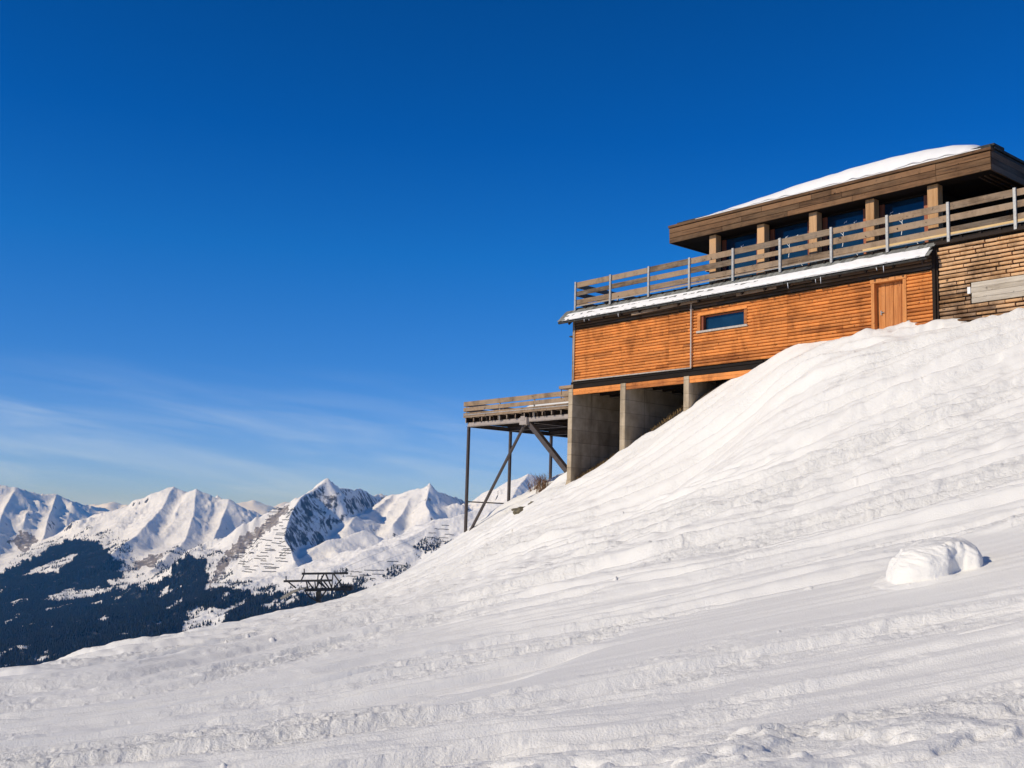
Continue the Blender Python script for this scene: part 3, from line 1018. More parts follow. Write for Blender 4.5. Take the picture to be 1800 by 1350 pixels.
def cones(name, x, y, z, hgt, label, cat):
    hgt = hgt * (1 + .35 * fbm(x / 90, y / 90, 2, .5, 85))
    n = len(x)
    k_ = 6
    a = np.linspace(0, 2 * np.pi, k_, endpoint=False)[None] + RNG.random((n, 1)) * 6
    rad = (hgt * RNG.uniform(.17, .27, n))[:, None] * RNG.uniform(.75, 1.25, (n, k_))
    ring = np.stack([x[:, None] + rad * np.cos(a), y[:, None] + rad * np.sin(a), np.repeat((z - .6 + hgt * .05)[:, None], k_, 1)], -1)
    top = np.stack([x, y, z + hgt], -1)[:, None]
    V = np.concatenate([ring, top], 1)
    b = (np.arange(n) * (k_ + 1))[:, None]
    Fc = np.stack([b + np.arange(k_)[None], b + (np.arange(k_)[None] + 1) % k_, np.repeat(b + k_, k_, 1)], -1).reshape(-1, 3)
    o = mesh_np(name, V.reshape(-1, 3), Fc, M['pine'], None, None, False)
    return tag(o, label, cat, None, 'stuff')


# conifers of the valley woods: scatter by area inside the wooded ground
vis = (mpx > -120) & (mpx < 1000) & (mpy < 1230)
cell = np.abs(np.gradient(mR, axis=0) * mR * np.gradient(mA, axis=1))


def scatter(mask, n, hmin, hmax):
    pr = (mask * vis * cell / mR ** 1.0).ravel()
    pr /= pr.sum()
    idx = RNG.choice(len(pr), n, p=pr)
    i_, j_ = np.unravel_index(idx, mX.shape)
    r_ = mR[i_, j_] * (1 + RNG.uniform(-.0011, .0011, n))
    a_ = mA[i_, j_] + RNG.uniform(-.0003, .0003, n)
    x, y = r_ * np.sin(a_), r_ * np.cos(a_)
    z, _, _ = mz_lookup(x, y)
    return x, y, z, RNG.uniform(hmin, hmax, n)


cones('valley_forest', *scatter(wood, 90000, 7, 17), 'dark blue-green conifer forest covering the valley sides below the peaks', 'forest')
edge = wood.copy()
for _ in range(26):                                    # open, thinning tree line around the closed wood
    edge = np.maximum.reduce([edge, np.roll(edge, 1, 0), np.roll(edge, -1, 0), np.roll(edge, 1, 1), np.roll(edge, -1, 1)]) if _ % 2 else np.maximum.reduce([edge, np.roll(edge, 1, 1), np.roll(edge, -1, 1)])
edge = edge * (1 - wood) * sstep(-.1, .5, fbm(mX / 120, mY / 120, 4, .6, 83))
cones('open_tree_line', *scatter(edge, 5000, 6, 15), 'scattered dark conifers thinning out along the edges of the valley forest', 'trees')
cones('hillside_grove', *scatter(grove, 5000, 5, 12), 'dark low conifers in patches among the snow fences on the sunny shoulder', 'trees')

# ------------------------------------------------------------------ avalanche barriers on the mountain sides
def barrier(px, py, length, tall, k_):
    c_ = mountain_hit(px, py)
    if c_ is None:
        return
    # follow the contour line both ways
    halves = []
    for sgn in (-1, 1):
        p = np.array(c_[:2])
        line = []
        for _ in range(int(length / 2 / 8)):
            e = 12.0
            zx = mz_lookup(np.array([p[0] + e, p[0] - e]), np.array([p[1], p[1]]))[0]
            zy = mz_lookup(np.array([p[0], p[0]]), np.array([p[1] + e, p[1] - e]))[0]
            g = np.array([zx[0] - zx[1], zy[0] - zy[1]])
            tdir = np.array([-g[1], g[0]]) / (np.linalg.norm(g) + 1e-6)
            if tdir[0] < 0:
                tdir = -tdir
            p = p + sgn * tdir * 8
            line.append(p.copy())
        halves.append(line)
    pts = halves[0][::-1] + [np.array(c_[:2])] + halves[1]
    if len(pts) < 3:
        return
    P3 = []
    for p in pts:
        z = float(mz_lookup(np.array([p[0]]), np.array([p[1]]))[0][0])
        P3.append(np.array([p[0], p[1], z]))
    o0 = P3[len(P3) // 2]
    mb = MB()
    for a, b in zip(P3[:-1], P3[1:]):
        for f_ in (.25, .6, .95):
            mb.bar(a - o0 + (0, 0, tall * f_), b - o0 + (0, 0, tall * f_), .5, tall * .3)
    for a in P3[::2]:
        mb.bar(a - o0 + (0, 0, -2), a - o0 + (0, 0, tall * 1.1), .7)
    o = mb.build('snow_fence', M['fence'], None, recalc=False)
    o.location = o0
    return o


F_A = []
for row in range(26):                                  # rows of barriers down the flank
    yy = 893 + row * 4.5
    x0 = np.interp(yy, [893, 940, 985, 1010], [478, 440, 405, 425])
    x1 = np.interp(yy, [893, 930, 970, 1010], [505, 503, 514, 470])
    x = x0 + random.uniform(0, 8)
    while x < x1 - 6:
        wpx = random.uniform(14, 34)
        F_A.append((x + wpx / 2, yy + random.uniform(-1.4, 1.4), wpx * 3.7))
        x += wpx + random.uniform(2, 14)
F_B = []
for row in range(9):
    yy = 916 + row * 7.6
    x0 = np.interp(yy, [913, 940, 980], [782, 745, 730])
    x1 = np.interp(yy, [913, 940, 980], [795, 800, 775])
    x = x0 + random.uniform(0, 8)
    while x < x1 - 4:
        wpx = random.uniform(12, 26)
        if random.random() < .7:
            F_B.append((x + wpx / 2, yy + random.uniform(-1.4, 1.4), wpx * 2.5))
        x += wpx + random.uniform(2, 12)
F_B += [(626, 1006, 60), (650, 1003, 60), (618, 1014, 60), (642, 1012, 50), (634, 1020, 50), (664, 1010, 60), (690, 988, 60), (702, 994, 50), (668, 1003, 40), (655, 1018, 50)]
for px, py, ln in F_A:
    o = barrier(px, py, ln, 4.0, 0)
    if o:
        tag(o, 'dark avalanche barrier line on the snowy flank left of the pointed peak', 'snow fence', 'avalanche barriers on the flank of the pointed peak')
for px, py, ln in F_B:
    o = barrier(px, py, ln, 3.2, 1)
    if o:
        tag(o, 'dark avalanche barrier line on the sunny shoulder near the snow crest', 'snow fence', 'avalanche barriers on the sunny shoulder')

# ================================================================== THE MOUNTAIN HUT (local axes: x along the front, y into the hill, z up)
HB = np.array([0, 0, -4.6])                    # the hut's base, below the lowest bay


def hut_empty(name, off):
    return empty(name, hut(*off), HROT)


hutE = hut_empty('mountain_hut', HB)
tag(hutE, 'two-storey larch-clad mountain hut on concrete bays at the top of the snow slope', 'hut')


def hb(mb, name, mat, parent=None, **kw):
    return mb.build(name, mat, parent or hutE, off=HB, **kw)


def log_rows(mb, s0, s1, z0, z1, pitch, w0=0.0, depth=0.05, holes=(), seams=(), lmin=1.5, lmax=4.5, jit=0.0, gap=0.004, tone=None):
    """half-round siding boards laid row on row, cut at openings, seams and random butt joints"""
    n = int(round((z1 - z0) / pitch))
    for i in range(n):
        za = z0 + i * pitch
        zb = za + pitch
        zc = (za + zb) / 2
        cuts = [s0, s1] + [q for q in seams if s0 < q < s1]
        x = s0 + random.uniform(.3, lmax)
        while x < s1 - .3:
            cuts.append(x)
            x += random.uniform(lmin, lmax)
        for (h0, h1, hz0, hz1) in holes:
            if hz0 - .02 < zc < hz1 + .02:
                cuts += [h0, h1]
        cuts = sorted(c_ for c_ in cuts if s0 <= c_ <= s1)
        for a, b in zip(cuts[:-1], cuts[1:]):
            if b - a < .02:
                continue
            mid = (a + b) / 2
            if any(h0 < mid < h1 and hz0 - .02 < zc < hz1 + .02 for (h0, h1, hz0, hz1) in holes):
                continue
            r = random.random()
            if tone is not None:
                r = min(1, max(0, r * .6 + tone(mid, zc)))
            j = random.uniform(-jit, jit)
            d = depth + random.uniform(-jit, jit)
            g = gap + random.uniform(0, jit * .4)
            prof = [(w0 + .02, za + g), (w0 - d * .45, za + g), (w0 - d * .85, za + pitch * .22), (w0 - d, za + pitch * .48 + j * .2), (w0 - d * .8, za + pitch * .76), (w0 - d * .35, zb - g), (w0 + .02, zb - g)]
            mb.prism(prof, a + random.uniform(0, jit), b - gap * .6, r)


DOOR = (13.98, 14.98, 0.2, 2.06)
WIN = (6.80, 8.80, 1.36, 1.90)
SEAM = (5.25, 10.63)


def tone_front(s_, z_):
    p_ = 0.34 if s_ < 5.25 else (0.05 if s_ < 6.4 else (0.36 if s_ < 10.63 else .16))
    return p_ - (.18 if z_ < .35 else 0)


mb = MB()
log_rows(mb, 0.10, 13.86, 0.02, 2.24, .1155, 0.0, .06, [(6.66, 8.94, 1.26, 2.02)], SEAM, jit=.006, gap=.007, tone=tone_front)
siding = hb(mb, 'timber_wall', M['orange'])
tag(siding, 'orange larch siding left of the door')
mb = MB()
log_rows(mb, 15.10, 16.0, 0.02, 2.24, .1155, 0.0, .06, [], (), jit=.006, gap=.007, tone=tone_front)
tag(hb(mb, 'timber_wall', M['orange']), 'orange larch siding right of the door')
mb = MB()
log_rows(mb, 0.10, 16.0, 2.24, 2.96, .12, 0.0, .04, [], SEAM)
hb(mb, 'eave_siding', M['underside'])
# solid core behind the boards, floors and side walls
mb = MB()
mb.box((0.06, .02, -.30), (6.66, .30, 2.97)).box((8.94, .02, -.30), (13.86, .30, 2.97)).box((15.10, .02, -.30), (27, .30, 2.97))
mb.box((6.66, .02, -.30), (8.94, .30, 1.26)).box((6.66, .02, 2.02), (8.94, .30, 2.97)).box((13.86, .02, 2.2), (15.10, .30, 2.97))
mb.box((0.06, .301, -.30), (.30, 9.0, 2.97)).box((26.7, .301, -.30), (27, 9, 2.97)).box((.30, 8.7, -.30), (26.7, 9.0, 2.97)).box((.30, .301, -.30), (26.7, 8.7, -.1))
hb(mb, 'wall_core', M['dark_wood'])
# corner board, pipes, conduit frame
mb = MB()
mb.box((-.03, -.05, -.27), (.06, .03, 2.6)).box((-.03, .031, -.27), (.055, .3, 2.6))
hb(mb, 'corner_board', M['grey_wood'], bevel=.006)
mb = MB()
mb.tube([(.13, -.10, .03), (.13, -.10, 2.4)], .022)
mb.tube([(.13, -.10, .03), (6.42, -.10, .0)], .026)
hb(mb, 'conduit', M['trim'], smooth=True)
mb = MB()
mb.tube([(6.42, -.13, -.02), (6.42, -.13, 2.46)], .030)
for z_ in (.5, 1.45, 2.2):
    mb.box((6.38, -.165, z_), (6.46, -.03, z_ + .03))
hb(mb, 'drainpipe', M['trim'], smooth=False)
# sill band, orange plank between the fins
mb = MB()
mb.box((-.06, -.055, -.10), (9.6, .02, -.012)).box((-.06, -.02, -.28), (9.6, .02, -.101))
hb(mb, 'sill_beam', M['dark_wood'])
mb = MB()
for a, b in ((.06, 2.75), (3.05, 6.0), (6.28, 9.2)):
    mb.box((a, -.02, -.54), (b, .06, -.30))
    mb.box((a, -.035, -.42), (b, -.0201, -.305))
hb(mb, 'orange_plank', M['orange'])
# right-hand weathered log wall
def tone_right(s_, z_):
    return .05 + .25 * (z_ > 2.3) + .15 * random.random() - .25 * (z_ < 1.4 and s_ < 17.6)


mb = MB()
log_rows(mb, 16.16, 27, -.2, 2.92, .128, 0.0, .055, [(17.17, 22, .96, 1.6)], [], .2, 1.0, .035, .012, tone_right)
hb(mb, 'weathered_wall', M['tan_wood'])
mb = MB()
for i in range(4):
    mb.box((17.19 + random.uniform(0, .03), -.06, .965 + i * .158), (22, .02, .965 + i * .158 + .152), None, .004)
hb(mb, 'plank_panel', M['pale_wood'])
mb = MB().box((17.09, -.085, 1.26), (17.19, -.062, 1.47))
tag(hb(mb, 'wall_plate', M['white'], bevel=.006), 'small blank white plate')
mb = MB().box((15.99, -.12, -.3), (16.10, .02, 2.93)).box((16.10, -.06, -.3), (16.16, .02, 2.93))
hb(mb, 'corner_post', M['dark_wood'], bevel=.008)
mb = MB().box((16.1, -.14, 2.93), (27, .3, 3.03)).box((.0, -.02, 2.965), (16.1, .3, 3.03))
hb(mb, 'top_beam', M['dark_wood'])

# window low in the front
win = hb(MB().box((6.66, -.075, 1.93), (8.94, .02, 2.03)).box((6.66, -.07, 1.36), (6.80, .02, 1.93)).box((8.80, -.07, 1.36), (8.94, .02, 1.93)), 'window', M['orange'], bevel=.008)
hb(MB().box((6.64, -.11, 1.28), (8.96, .02, 1.355)), 'sill', M['trim'], win, bevel=.006)
hb(MB().box((6.80, -.0, 1.36), (6.90, .2, 1.93)).box((8.74, .10, 1.36), (8.80, .2, 1.93)).box((6.90, .10, 1.36), (8.74, .2, 1.40)).box((6.90, .10, 1.88), (8.74, .2, 1.93)), 'frame', M['red_frame'], win)
hb(MB().box((6.90, .15, 1.40), (8.74, .17, 1.88)), 'pane', M['glass'], win)

# door
door = hb(MB().box((13.98, .14, .0), (14.98, .19, 2.06), .3), 'door', M['orange_v'])
mb = MB()
for i in range(7):
    x0 = 13.985 + i * .142
    mb.box((x0, .105 if i % 2 else .118, .0), (x0 + .136, .14, 2.05))
hb(mb, 'door_board', M['orange_v'], door, bevel=.004)
hb(MB().box((13.86, -.075, -.2), (13.98, .19, 2.06)).box((14.98, -.075, -.2), (15.10, .19, 2.06)).box((13.84, -.085, 2.06), (15.12, .19, 2.19)), 'frame', M['orange_v'], door, bevel=.008)
hb(MB().box((14.12, .06, 1.02), (14.15, .105, 1.16)).tube([(14.135, .07, 1.1), (14.24, .07, 1.1)], .012), 'handle', M['galv'], door)

# eave: a small shingled roof along the front with black boards under it
def eave_z(w_):
    return 3.04 + (w_ + .04) * 1.0


S_E0, S_E1 = -.42, 16.05
mb = MB()
for ri, (wa, wb) in enumerate(((-.04, -.20), (-.17, -.38), (-.34, -.56))):
    x = S_E0
    while x < S_E1:
        wd_ = random.uniform(.10, .2)
        j = random.uniform(0, .025)
        mb.add([(x, wa, eave_z(wa) + .012), (x + wd_ - .008, wa, eave_z(wa) + .012), (x + wd_ - .008, wb - j, eave_z(wb) + .03), (x, wb - j, eave_z(wb) + .03),
                (x, wa, eave_z(wa) - .008), (x + wd_ - .008, wa, eave_z(wa) - .008), (x + wd_ - .008, wb - j, eave_z(wb) + .012), (x, wb - j, eave_z(wb) + .012)],
               [(0, 1, 2, 3), (7, 6, 5, 4), (3, 2, 6, 7), (0, 3, 7, 4), (1, 0, 4, 5), (2, 1, 5, 6)])
        x += wd_
eave = hb(mb, 'eave', M['shingle'])
mb = MB()
for i in range(60):
    x = S_E0 + i * (S_E1 - S_E0) / 60
    x1 = x + (S_E1 - S_E0) / 60
    e = random.uniform(-.02, .015)
    mb.prism([(-.04, eave_z(-.04) - .02), (-.55 + e, eave_z(-.55) - .02), (-.55 + e, eave_z(-.55) - .09 + e), (-.48, eave_z(-.55) - .10), (-.04, eave_z(-.04) - .14)], x, x1 - .004)
hb(mb, 'eave_board', M['roofing'], eave)
for i in range(17):
    x = .2 + i * .98
    hb(MB().bar((x, 0, 2.82), (x, -.50, 2.37), .06, .08), 'rafter', M['dark_wood'], eave)
for (a, b, za, zb) in ((3.6, 6.9, 2.36, 2.44), (8.7, 10.4, 2.40, 2.43), (14.9, 16.0, 2.52, 2.56)):
    hb(MB().bar((a, -.36, za), (b, -.36, zb), .03, .10), 'loose_board', M['grey_wood'], eave)
for x in (1.15, 1.42, 3.05, 11.0, 12.1, 12.3, 14.35, 14.6):
    ln = random.uniform(.08, .24)
    dx = random.uniform(-.02, .05)
    hb(MB().tube([(x, -.545, 2.46), (x + dx * .3, -.545, 2.46 - ln * .55), (x + dx, -.545, 2.46 - ln)], [.015, .011, .003], 6), 'icicle', M['ice'], eave, smooth=True)

# terrace floor and its railing
mb = MB()
mb.box((.0, -.03, 3.031), (27, 8.9, 3.11))
for i in range(int(27 / .6)):
    mb.box((.1 + i * .6, -.10, 3.035), (.18 + i * .6, -.0301, 3.105))
terrace = hb(mb, 'terrace_floor', M['dark_wood'])
rail = hb(MB().tube([(.2, -.1, 3.165), (27, -.1, 3.165)], .018, 6), 'railing', M['galv'])
PX = [.18, 2.2, 4.27, 6.32, 8.36, 10.40, 12.45, 14.51, 16.57, 18.63, 20.7, 22.75, 24.8]
for x in PX:
    hb(MB().box((x - .045, -.16, 2.96 if x > 16 else 2.99), (x + .045, -.10, 4.22)).box((x - .012, -.175, 3.05), (x + .012, -.16, 3.07)), 'post', M['galv'], rail, bevel=.005)
ZB = ((3.98, 4.19), (3.62, 3.82), (3.24, 3.45))
for (z0, z1) in ZB:
    for a, b in zip(PX[:-1], PX[1:]):
        j0, j1 = random.uniform(-.015, .015), random.uniform(-.015, .015)
        mb = MB().prism([(-.10, z0 + j0), (-.06, z0 + j0), (-.06, z1 + j1), (-.10, z1 + j1)], a - .04, b - .045)
        hb(mb, 'rail_board', M['grey_wood'], rail, bevel=.006)
for (z0, z1) in ZB:                                     # the return along the left end
    hb(MB().box((.12, -.05, z0), (.16, 5.2, z1)), 'rail_board', M['grey_wood_y'], rail, bevel=.006)
for y_ in (2.5, 5.0):
    hb(MB().box((.06, y_, 2.97), (.12, y_ + .06, 4.22)), 'post', M['galv'], rail)
hb(MB().box((13.6, -.105, 3.185), (27, -.065, 3.255)), 'toe_board', M['new_wood'], rail)
hb(MB().box((.2, -.10, 3.185), (13.58, -.065, 3.225)), 'toe_board', M['grey_wood'], rail)

# pavilion on the terrace
P0 = 6.22
WF = 1.22
mb = MB()
mb.box((P0, WF + .12, 3.111), (15.3, WF + .3, 3.2)).box((P0, WF + .12, 5.10), (15.3, WF + .3, 5.30))
WX = [6.80 + 2.22 * i for i in range(4)]
edges = [P0] + [q for x in WX for q in (x, x + 1.74)] + [15.5]
for a, b in zip(edges[::2], edges[1::2]):
    mb.box((a, WF + .05, 3.2), (b, WF + .3, 5.10))
mb.box((P0, WF + .301, 3.111), (P0 + .2, 8.0, 5.4)).box((15.3, WF + .301, 3.111), (15.5, 8.0, 5.4)).box((P0 + .2, 7.8, 3.111), (24, 8.0, 5.4)).box((15.5, 3.6, 3.111), (24, 3.8, 5.4))
pav = hb(mb, 'pavilion_wall', M['dark_wood'])
for i, x in enumerate(WX):
    fr = hb(MB().box((x, WF, 3.2), (x + .17, WF + .12, 5.06)).box((x + 1.60, WF, 3.2), (x + 1.74, WF + .12, 5.06)).box((x + .17, WF + .02, 3.2), (x + 1.60, WF + .12, 3.32)), 'window', M['red_frame'], bevel=.006)
    hb(MB().box((x + .17, WF + .06, 3.32), (x + 1.60, WF + .08, 5.06)), 'pane', M['glass'], fr)
    mb = MB()                                            # white bird and twig stickers on the glass
    yy = WF + .054
    def stick(pts, wd_):
        for a, b in zip(pts[:-1], pts[1:]):
            mb.bar((a[0], yy, a[1]), (b[0], yy, b[1]), .006, wd_, up=(0, 1, 0)) if False else mb.add(
                [(a[0] - wd_ / 2, yy, a[1]), (a[0] + wd_ / 2, yy, a[1]), (b[0] + wd_ / 2, yy, b[1]), (b[0] - wd_ / 2, yy, b[1]), (a[0] - wd_ / 2, yy + .004, a[1]), (a[0] + wd_ / 2, yy + .004, a[1]), (b[0] + wd_ / 2, yy + .004, b[1]), (b[0] - wd_ / 2, yy + .004, b[1])],
                [(0, 1, 2, 3), (4, 7, 6, 5), (0, 4, 5, 1), (1, 5, 6, 2), (2, 6, 7, 3), (3, 7, 4, 0)])
    cx = x + (.75 if i else 1.0)
    n_b = (2, 4, 3, 6)[i]
    if i:
        stick([(cx, 3.9), (cx + .05, 4.2), (cx + .03, 4.35), (cx + .12, 4.55), (cx + .22, 4.62)], .022)
        stick([(cx + .04, 4.3), (cx - .08, 4.42)], .018)
        stick([(cx + .55, 3.55), (cx + .62, 3.45), (cx + .75, 3.42)], .02)
    for b_ in range(n_b):
        bx = cx + random.uniform(-.5, .6)
        bz = 4.62 + random.uniform(-.18, .16)
        stick([(bx - .04, bz - .03), (bx, bz + .03), (bx + .03, bz - .0), (bx + .06, bz + .05)], .028)
    hb(mb, 'sticker', M['white'], fr)
for i in range(5):
    x = 6.58 + 2.215 * i
    wdt = .32 if i < 4 else .36
    hb(MB().box((x + .03, .68, 3.111), (x + wdt + .03, 1.0, 5.17)), 'column', M['column'], bevel=.012)
hb(MB().box((P0 - .02, .95, 3.9), (P0 + .33, 1.2, 3.98)), 'bracket', M['column'])

# roof of the pavilion
RS0, RS1, RW0, RW1 = 4.8, 17.68, .45, 9.0
mb = MB()
for i in range(14):
    y0 = RW0 + .06 + i * .61
    mb.box((RS0 + .05, y0, 5.172), (RS1 - .05, y0 + .6, 5.19))
mb.box((RS0 + .05, RW0 + .06, 5.191), (RS1 - .05, RW1, 5.74))
roof = hb(mb, 'roof', M['dark_wood'])
mb = MB()
for i in range(3):
    z0 = 5.16 + i * .198
    for a, b in ((RS0, 7.4 + i * .9), (7.4 + i * .9, 10.3 + i * .5), (10.3 + i * .5, 12.9 - i * .4), (12.9 - i * .4, 15.9), (15.9, RS1)):
        mb.box((a, RW0 + .006 * (2 - i), z0), (b - .008, RW0 + .06, z0 + .184), None, .003)
hb(mb, 'fascia', M['fascia'], roof, bevel=.006)
for xa, xb in ((RS1 - .055, RS1), (RS0, RS0 + .05)):
    mb = MB()
    for i in range(3):
        z0 = 5.16 + i * .198
        mb.box((xa, RW0 + .062, z0), (xb, RW1, z0 + .194), None, .002)
    hb(mb, 'side_fascia', M['fascia_y'], roof)
for a in (.16, .34, .52):
    hb(MB().box((RS1 - .12 - a, RW0 + .5, 5.145), (RS1 - .06 - a, RW1 - .1, 5.171)), 'soffit_batten', M['fascia_y'], roof)
mb = MB()
mb.box((RS0 - .03, RW0 - .04, 5.765), (RS1 + .03, RW0 + .2, 5.86))
hb(mb, 'capping_board', M['fascia'], roof, bevel=.006)
mb = MB()
mb.box((RS0 + .02, RW0 + .201, 5.75), (RS1 - .02, RW1, 5.855))
for (a, b, y0, y1, z0, z1) in ((5.15, 6.3, .50, 1.1, 5.865, 5.93), (5.35, 6.5, .62, 1.3, 5.931, 5.985), (16.75, 17.66, .50, .95, 5.865, 5.96), (17.2, 17.72, .62, 1.3, 5.961, 6.03), (17.5, 17.71, .70, 9.0, 5.865, 5.95)):
    mb.box((a, y0, z0), (b, y1, z1), None, .006)
hb(mb, 'roofing', M['roofing'], roof)

# concrete fins of the open bays
for (a, b) in ((-.20, .05), (2.76, 3.04), (6.01, 6.27), (9.2, 9.46)):
    zb_ = -6.2 if a < 0 else (-4.6 if a < 3 else -3.2)
    hb(MB().box((a, -.06, zb_), (b, 8.9, -.285)), 'concrete_fin', M['concrete'], bevel=.015)
mb = MB()
for i in range(14):
    y0 = .35 + i * .6
    mb.box((.051, y0, -.40), (2.759, y0 + .12, -.301)).box((3.041, y0, -.40), (6.009, y0 + .12, -.301)).box((6.271, y0, -.40), (9.19, y0 + .12, -.301))
hb(mb, 'bay_ceiling', M['dark_wood'])
hb(MB().box((.051, 7.5, -5.5), (9.19, 7.8, -.301)), 'bay_back_wall', M['concrete'])
hb(MB().box((-.50, .25, -4.02), (-.201, .55, -3.72)), 'beam_stub', M['grey_wood_y'], bevel=.02)
hb(MB().bar((-.34, -.0, -4.75), (-.24, .1, -4.05), .16, .12), 'buttress', M['concrete'], bevel=.02)
hb(MB().box((-.95, .1, -.20), (-.06, .8, -.08)).box((-.93, .2, -.62), (-.90, .23, -.2)).box((-.95, .15, -.52), (-.201, .5, -.44)), 'gutter_ledge', M['grey_wood'])
hb(MB().box((-.33, .05, 1.95), (-.03, .35, 2.0)), 'light_bracket', M['roofing'])

# ------------------------------------------------------------------ snow lying on the hut
def sheet(name, s_arr, w_arr, top, bot, mat, label, cat):
    """closed snow body over a hut-local grid: top(s,w), bot(s,w)"""
    Sg, Wg = np.meshgrid(s_arr, w_arr, indexing='ij')
    T = top(Sg, Wg)
    Bz = bot(Sg, Wg)
    T = np.maximum(T, Bz + .002)
    n, m_ = Sg.shape
    V = np.concatenate([np.stack([Sg, Wg, T], -1).reshape(-1, 3), np.stack([Sg, Wg, Bz], -1).reshape(-1, 3)])
    f = grid_faces(n, m_)
    fs = [f, f[:, ::-1] + n * m_]
    idx = np.arange(n * m_).reshape(n, m_)
    for e in (idx[0], idx[-1][::-1], idx[:, 0][::-1], idx[:, -1]):
        fs.append(np.stack([e[:-1], e[1:], e[1:] + n * m_, e[:-1] + n * m_], -1))
    base = hut(float(s_arr.mean()), float(w_arr.mean()), float(Bz.min()))
    off = np.array([s_arr.mean(), w_arr.mean(), Bz.min()])
    o = mesh_np(name, V - off, np.concatenate(fs), mat)
    o.location = base
    o.rotation_euler = (0, 0, HROT)
    return tag(o, label, cat)


def roof_H(s_):
    return np.interp(s_, [6.15, 6.6, 8.2, 10, 12.5, 14.2, 15.2, 16.1, 16.8, 17.15, 17.4], [.0, .22, .50, .72, .90, .92, .88, .76, .58, .30, .0])


sa = np.linspace(6.15, 17.4, 420)
wa = np.concatenate([np.linspace(.40, 1.0, 26), np.linspace(1.05, 8.6, 40)])
sheet('roof_snow', sa, wa,
      lambda s_, w_: 5.868 + roof_H(s_) * (1 - np.exp(-(w_ - .40 - .05 * perlin(s_ / .5, w_, 3)).clip(0) / .5)) + (.012 + .016 * perlin(s_ / .35, w_ / .2, 5) * sstep(.9, .5, w_) + .02 * perlin(s_ / 1.6, w_ / .7, 6)) * sstep(0, .3, roof_H(s_)) + .008,
      lambda s_, w_: 0 * s_ + 5.862, M['snow_roof'], 'thick rounded snow cover lying on the pavilion roof', 'snow')
sa = np.linspace(-.12, S_E1 - .02, 620)
wa = np.linspace(-.60, -.24, 16)


def eave_snow_top(s_, w_):
    e0 = -.30 - .04 * perlin(s_ / .45, 0 * s_, 4) - .06 * perlin(s_ / 2.2, 0 * s_, 8) + .06 * sstep(9, 13, s_)
    t_ = sstep(0, .10, e0 - w_)
    lump = .03 + .03 * perlin(s_ / .28, w_ / .2, 2) + .02 * perlin(s_ / 1.4, w_, 7) + .06 * sstep(9, 12.5, s_) * sstep(16.1, 14.5, s_)
    edge = sstep(-.61, -.52, w_ + .03 * perlin(s_ / .2, 0 * s_, 6)) * sstep(-.1, .4, s_)
    return eave_z(w_) + .03 + t_ * lump * (.15 + .85 * edge) - .02 * (1 - t_)


sheet('eave_snow', sa, wa, eave_snow_top, lambda s_, w_: eave_z(w_) + .034, M['snow_roof'], 'long thin strip of snow along the low shingled eave', 'snow')

# ------------------------------------------------------------------ bare ground and dry grass in the bays
sa = np.linspace(.06, 9.15, 160)
wa = np.linspace(.12, 7.4, 130)
Sg, Wg = np.meshgrid(sa, wa, indexing='ij')
Pw = HO + Sg[..., None] * HS + Wg[..., None] * HW
zb_ = slope_z(Pw[..., 0], Pw[..., 1])
zb_ = zb_ + .05 * sstep(.12, .5, Wg) + .10 * sstep(.3, 2.2, Wg) * fbm(Sg / .8, Wg / .8, 4, .55, 33) + .04 * ridged(Sg / .35, Wg / .35, 3, .5, 34) * sstep(.15, .7, Wg) - .03
Pw[..., 2] = zb_
soil = mesh_np('bare_ground', Pw.reshape(-1, 3), grid_faces(len(sa), len(wa)), M['soil'])
tag(soil, kind='structure')
n = 1100
gs = .1 + 5.6 * RNG.random(n) ** 1.9
gw = .2 + np.abs(RNG.normal(0, .7, n))
keep = np.ones(n, bool)
for a, b in ((2.7, 3.1), (5.95, 6.3)):
    keep &= ~((gs > a) & (gs < b))
gs, gw = gs[keep], gw[keep]
P0_ = HO + gs[:, None] * HS + gw[:, None] * HW
P0_[:, 2] = slope_z(P0_[:, 0], P0_[:, 1]) + .05
n = len(gs)
hh = RNG.uniform(.05, .22, n)
lean = RNG.normal(0, .09, (n, 2))
ww = RNG.uniform(.006, .016, n)
aa = RNG.uniform(0, 6.28, n)
dx = np.stack([np.cos(aa) * ww, np.sin(aa) * ww, 0 * ww], -1)
mid = P0_ + np.stack([lean[:, 0] * .4, lean[:, 1] * .4, hh * .6], -1)
tip = P0_ + np.stack([lean[:, 0], lean[:, 1] - .03, hh], -1)
V = np.stack([P0_ - dx, P0_ + dx, mid + dx * .7, mid - dx * .7, tip], 1).reshape(-1, 3)
b = np.arange(n)[:, None] * 5
Fq = np.concatenate([b + np.array([[0, 1, 2]]), b + np.array([[0, 2, 3]]), b + np.array([[3, 2, 4]])])
tag(mesh_np('dry_grass', V, Fq, M['grass'], None, None, False), 'dry yellow-brown grass at the foot of the concrete bays', 'grass', None, 'stuff')

# ------------------------------------------------------------------ the platform on steel legs
PB = np.array([-9.75, 2.3, -6.7])
platE = hut_empty('viewing_platform', PB)
tag(platE, 'wooden viewing platform on thin steel legs beside the concrete bays', 'platform')


def pb(mb, name, mat, parent=None, **kw):
    return mb.build(name, mat, parent or platE, off=PB, **kw)


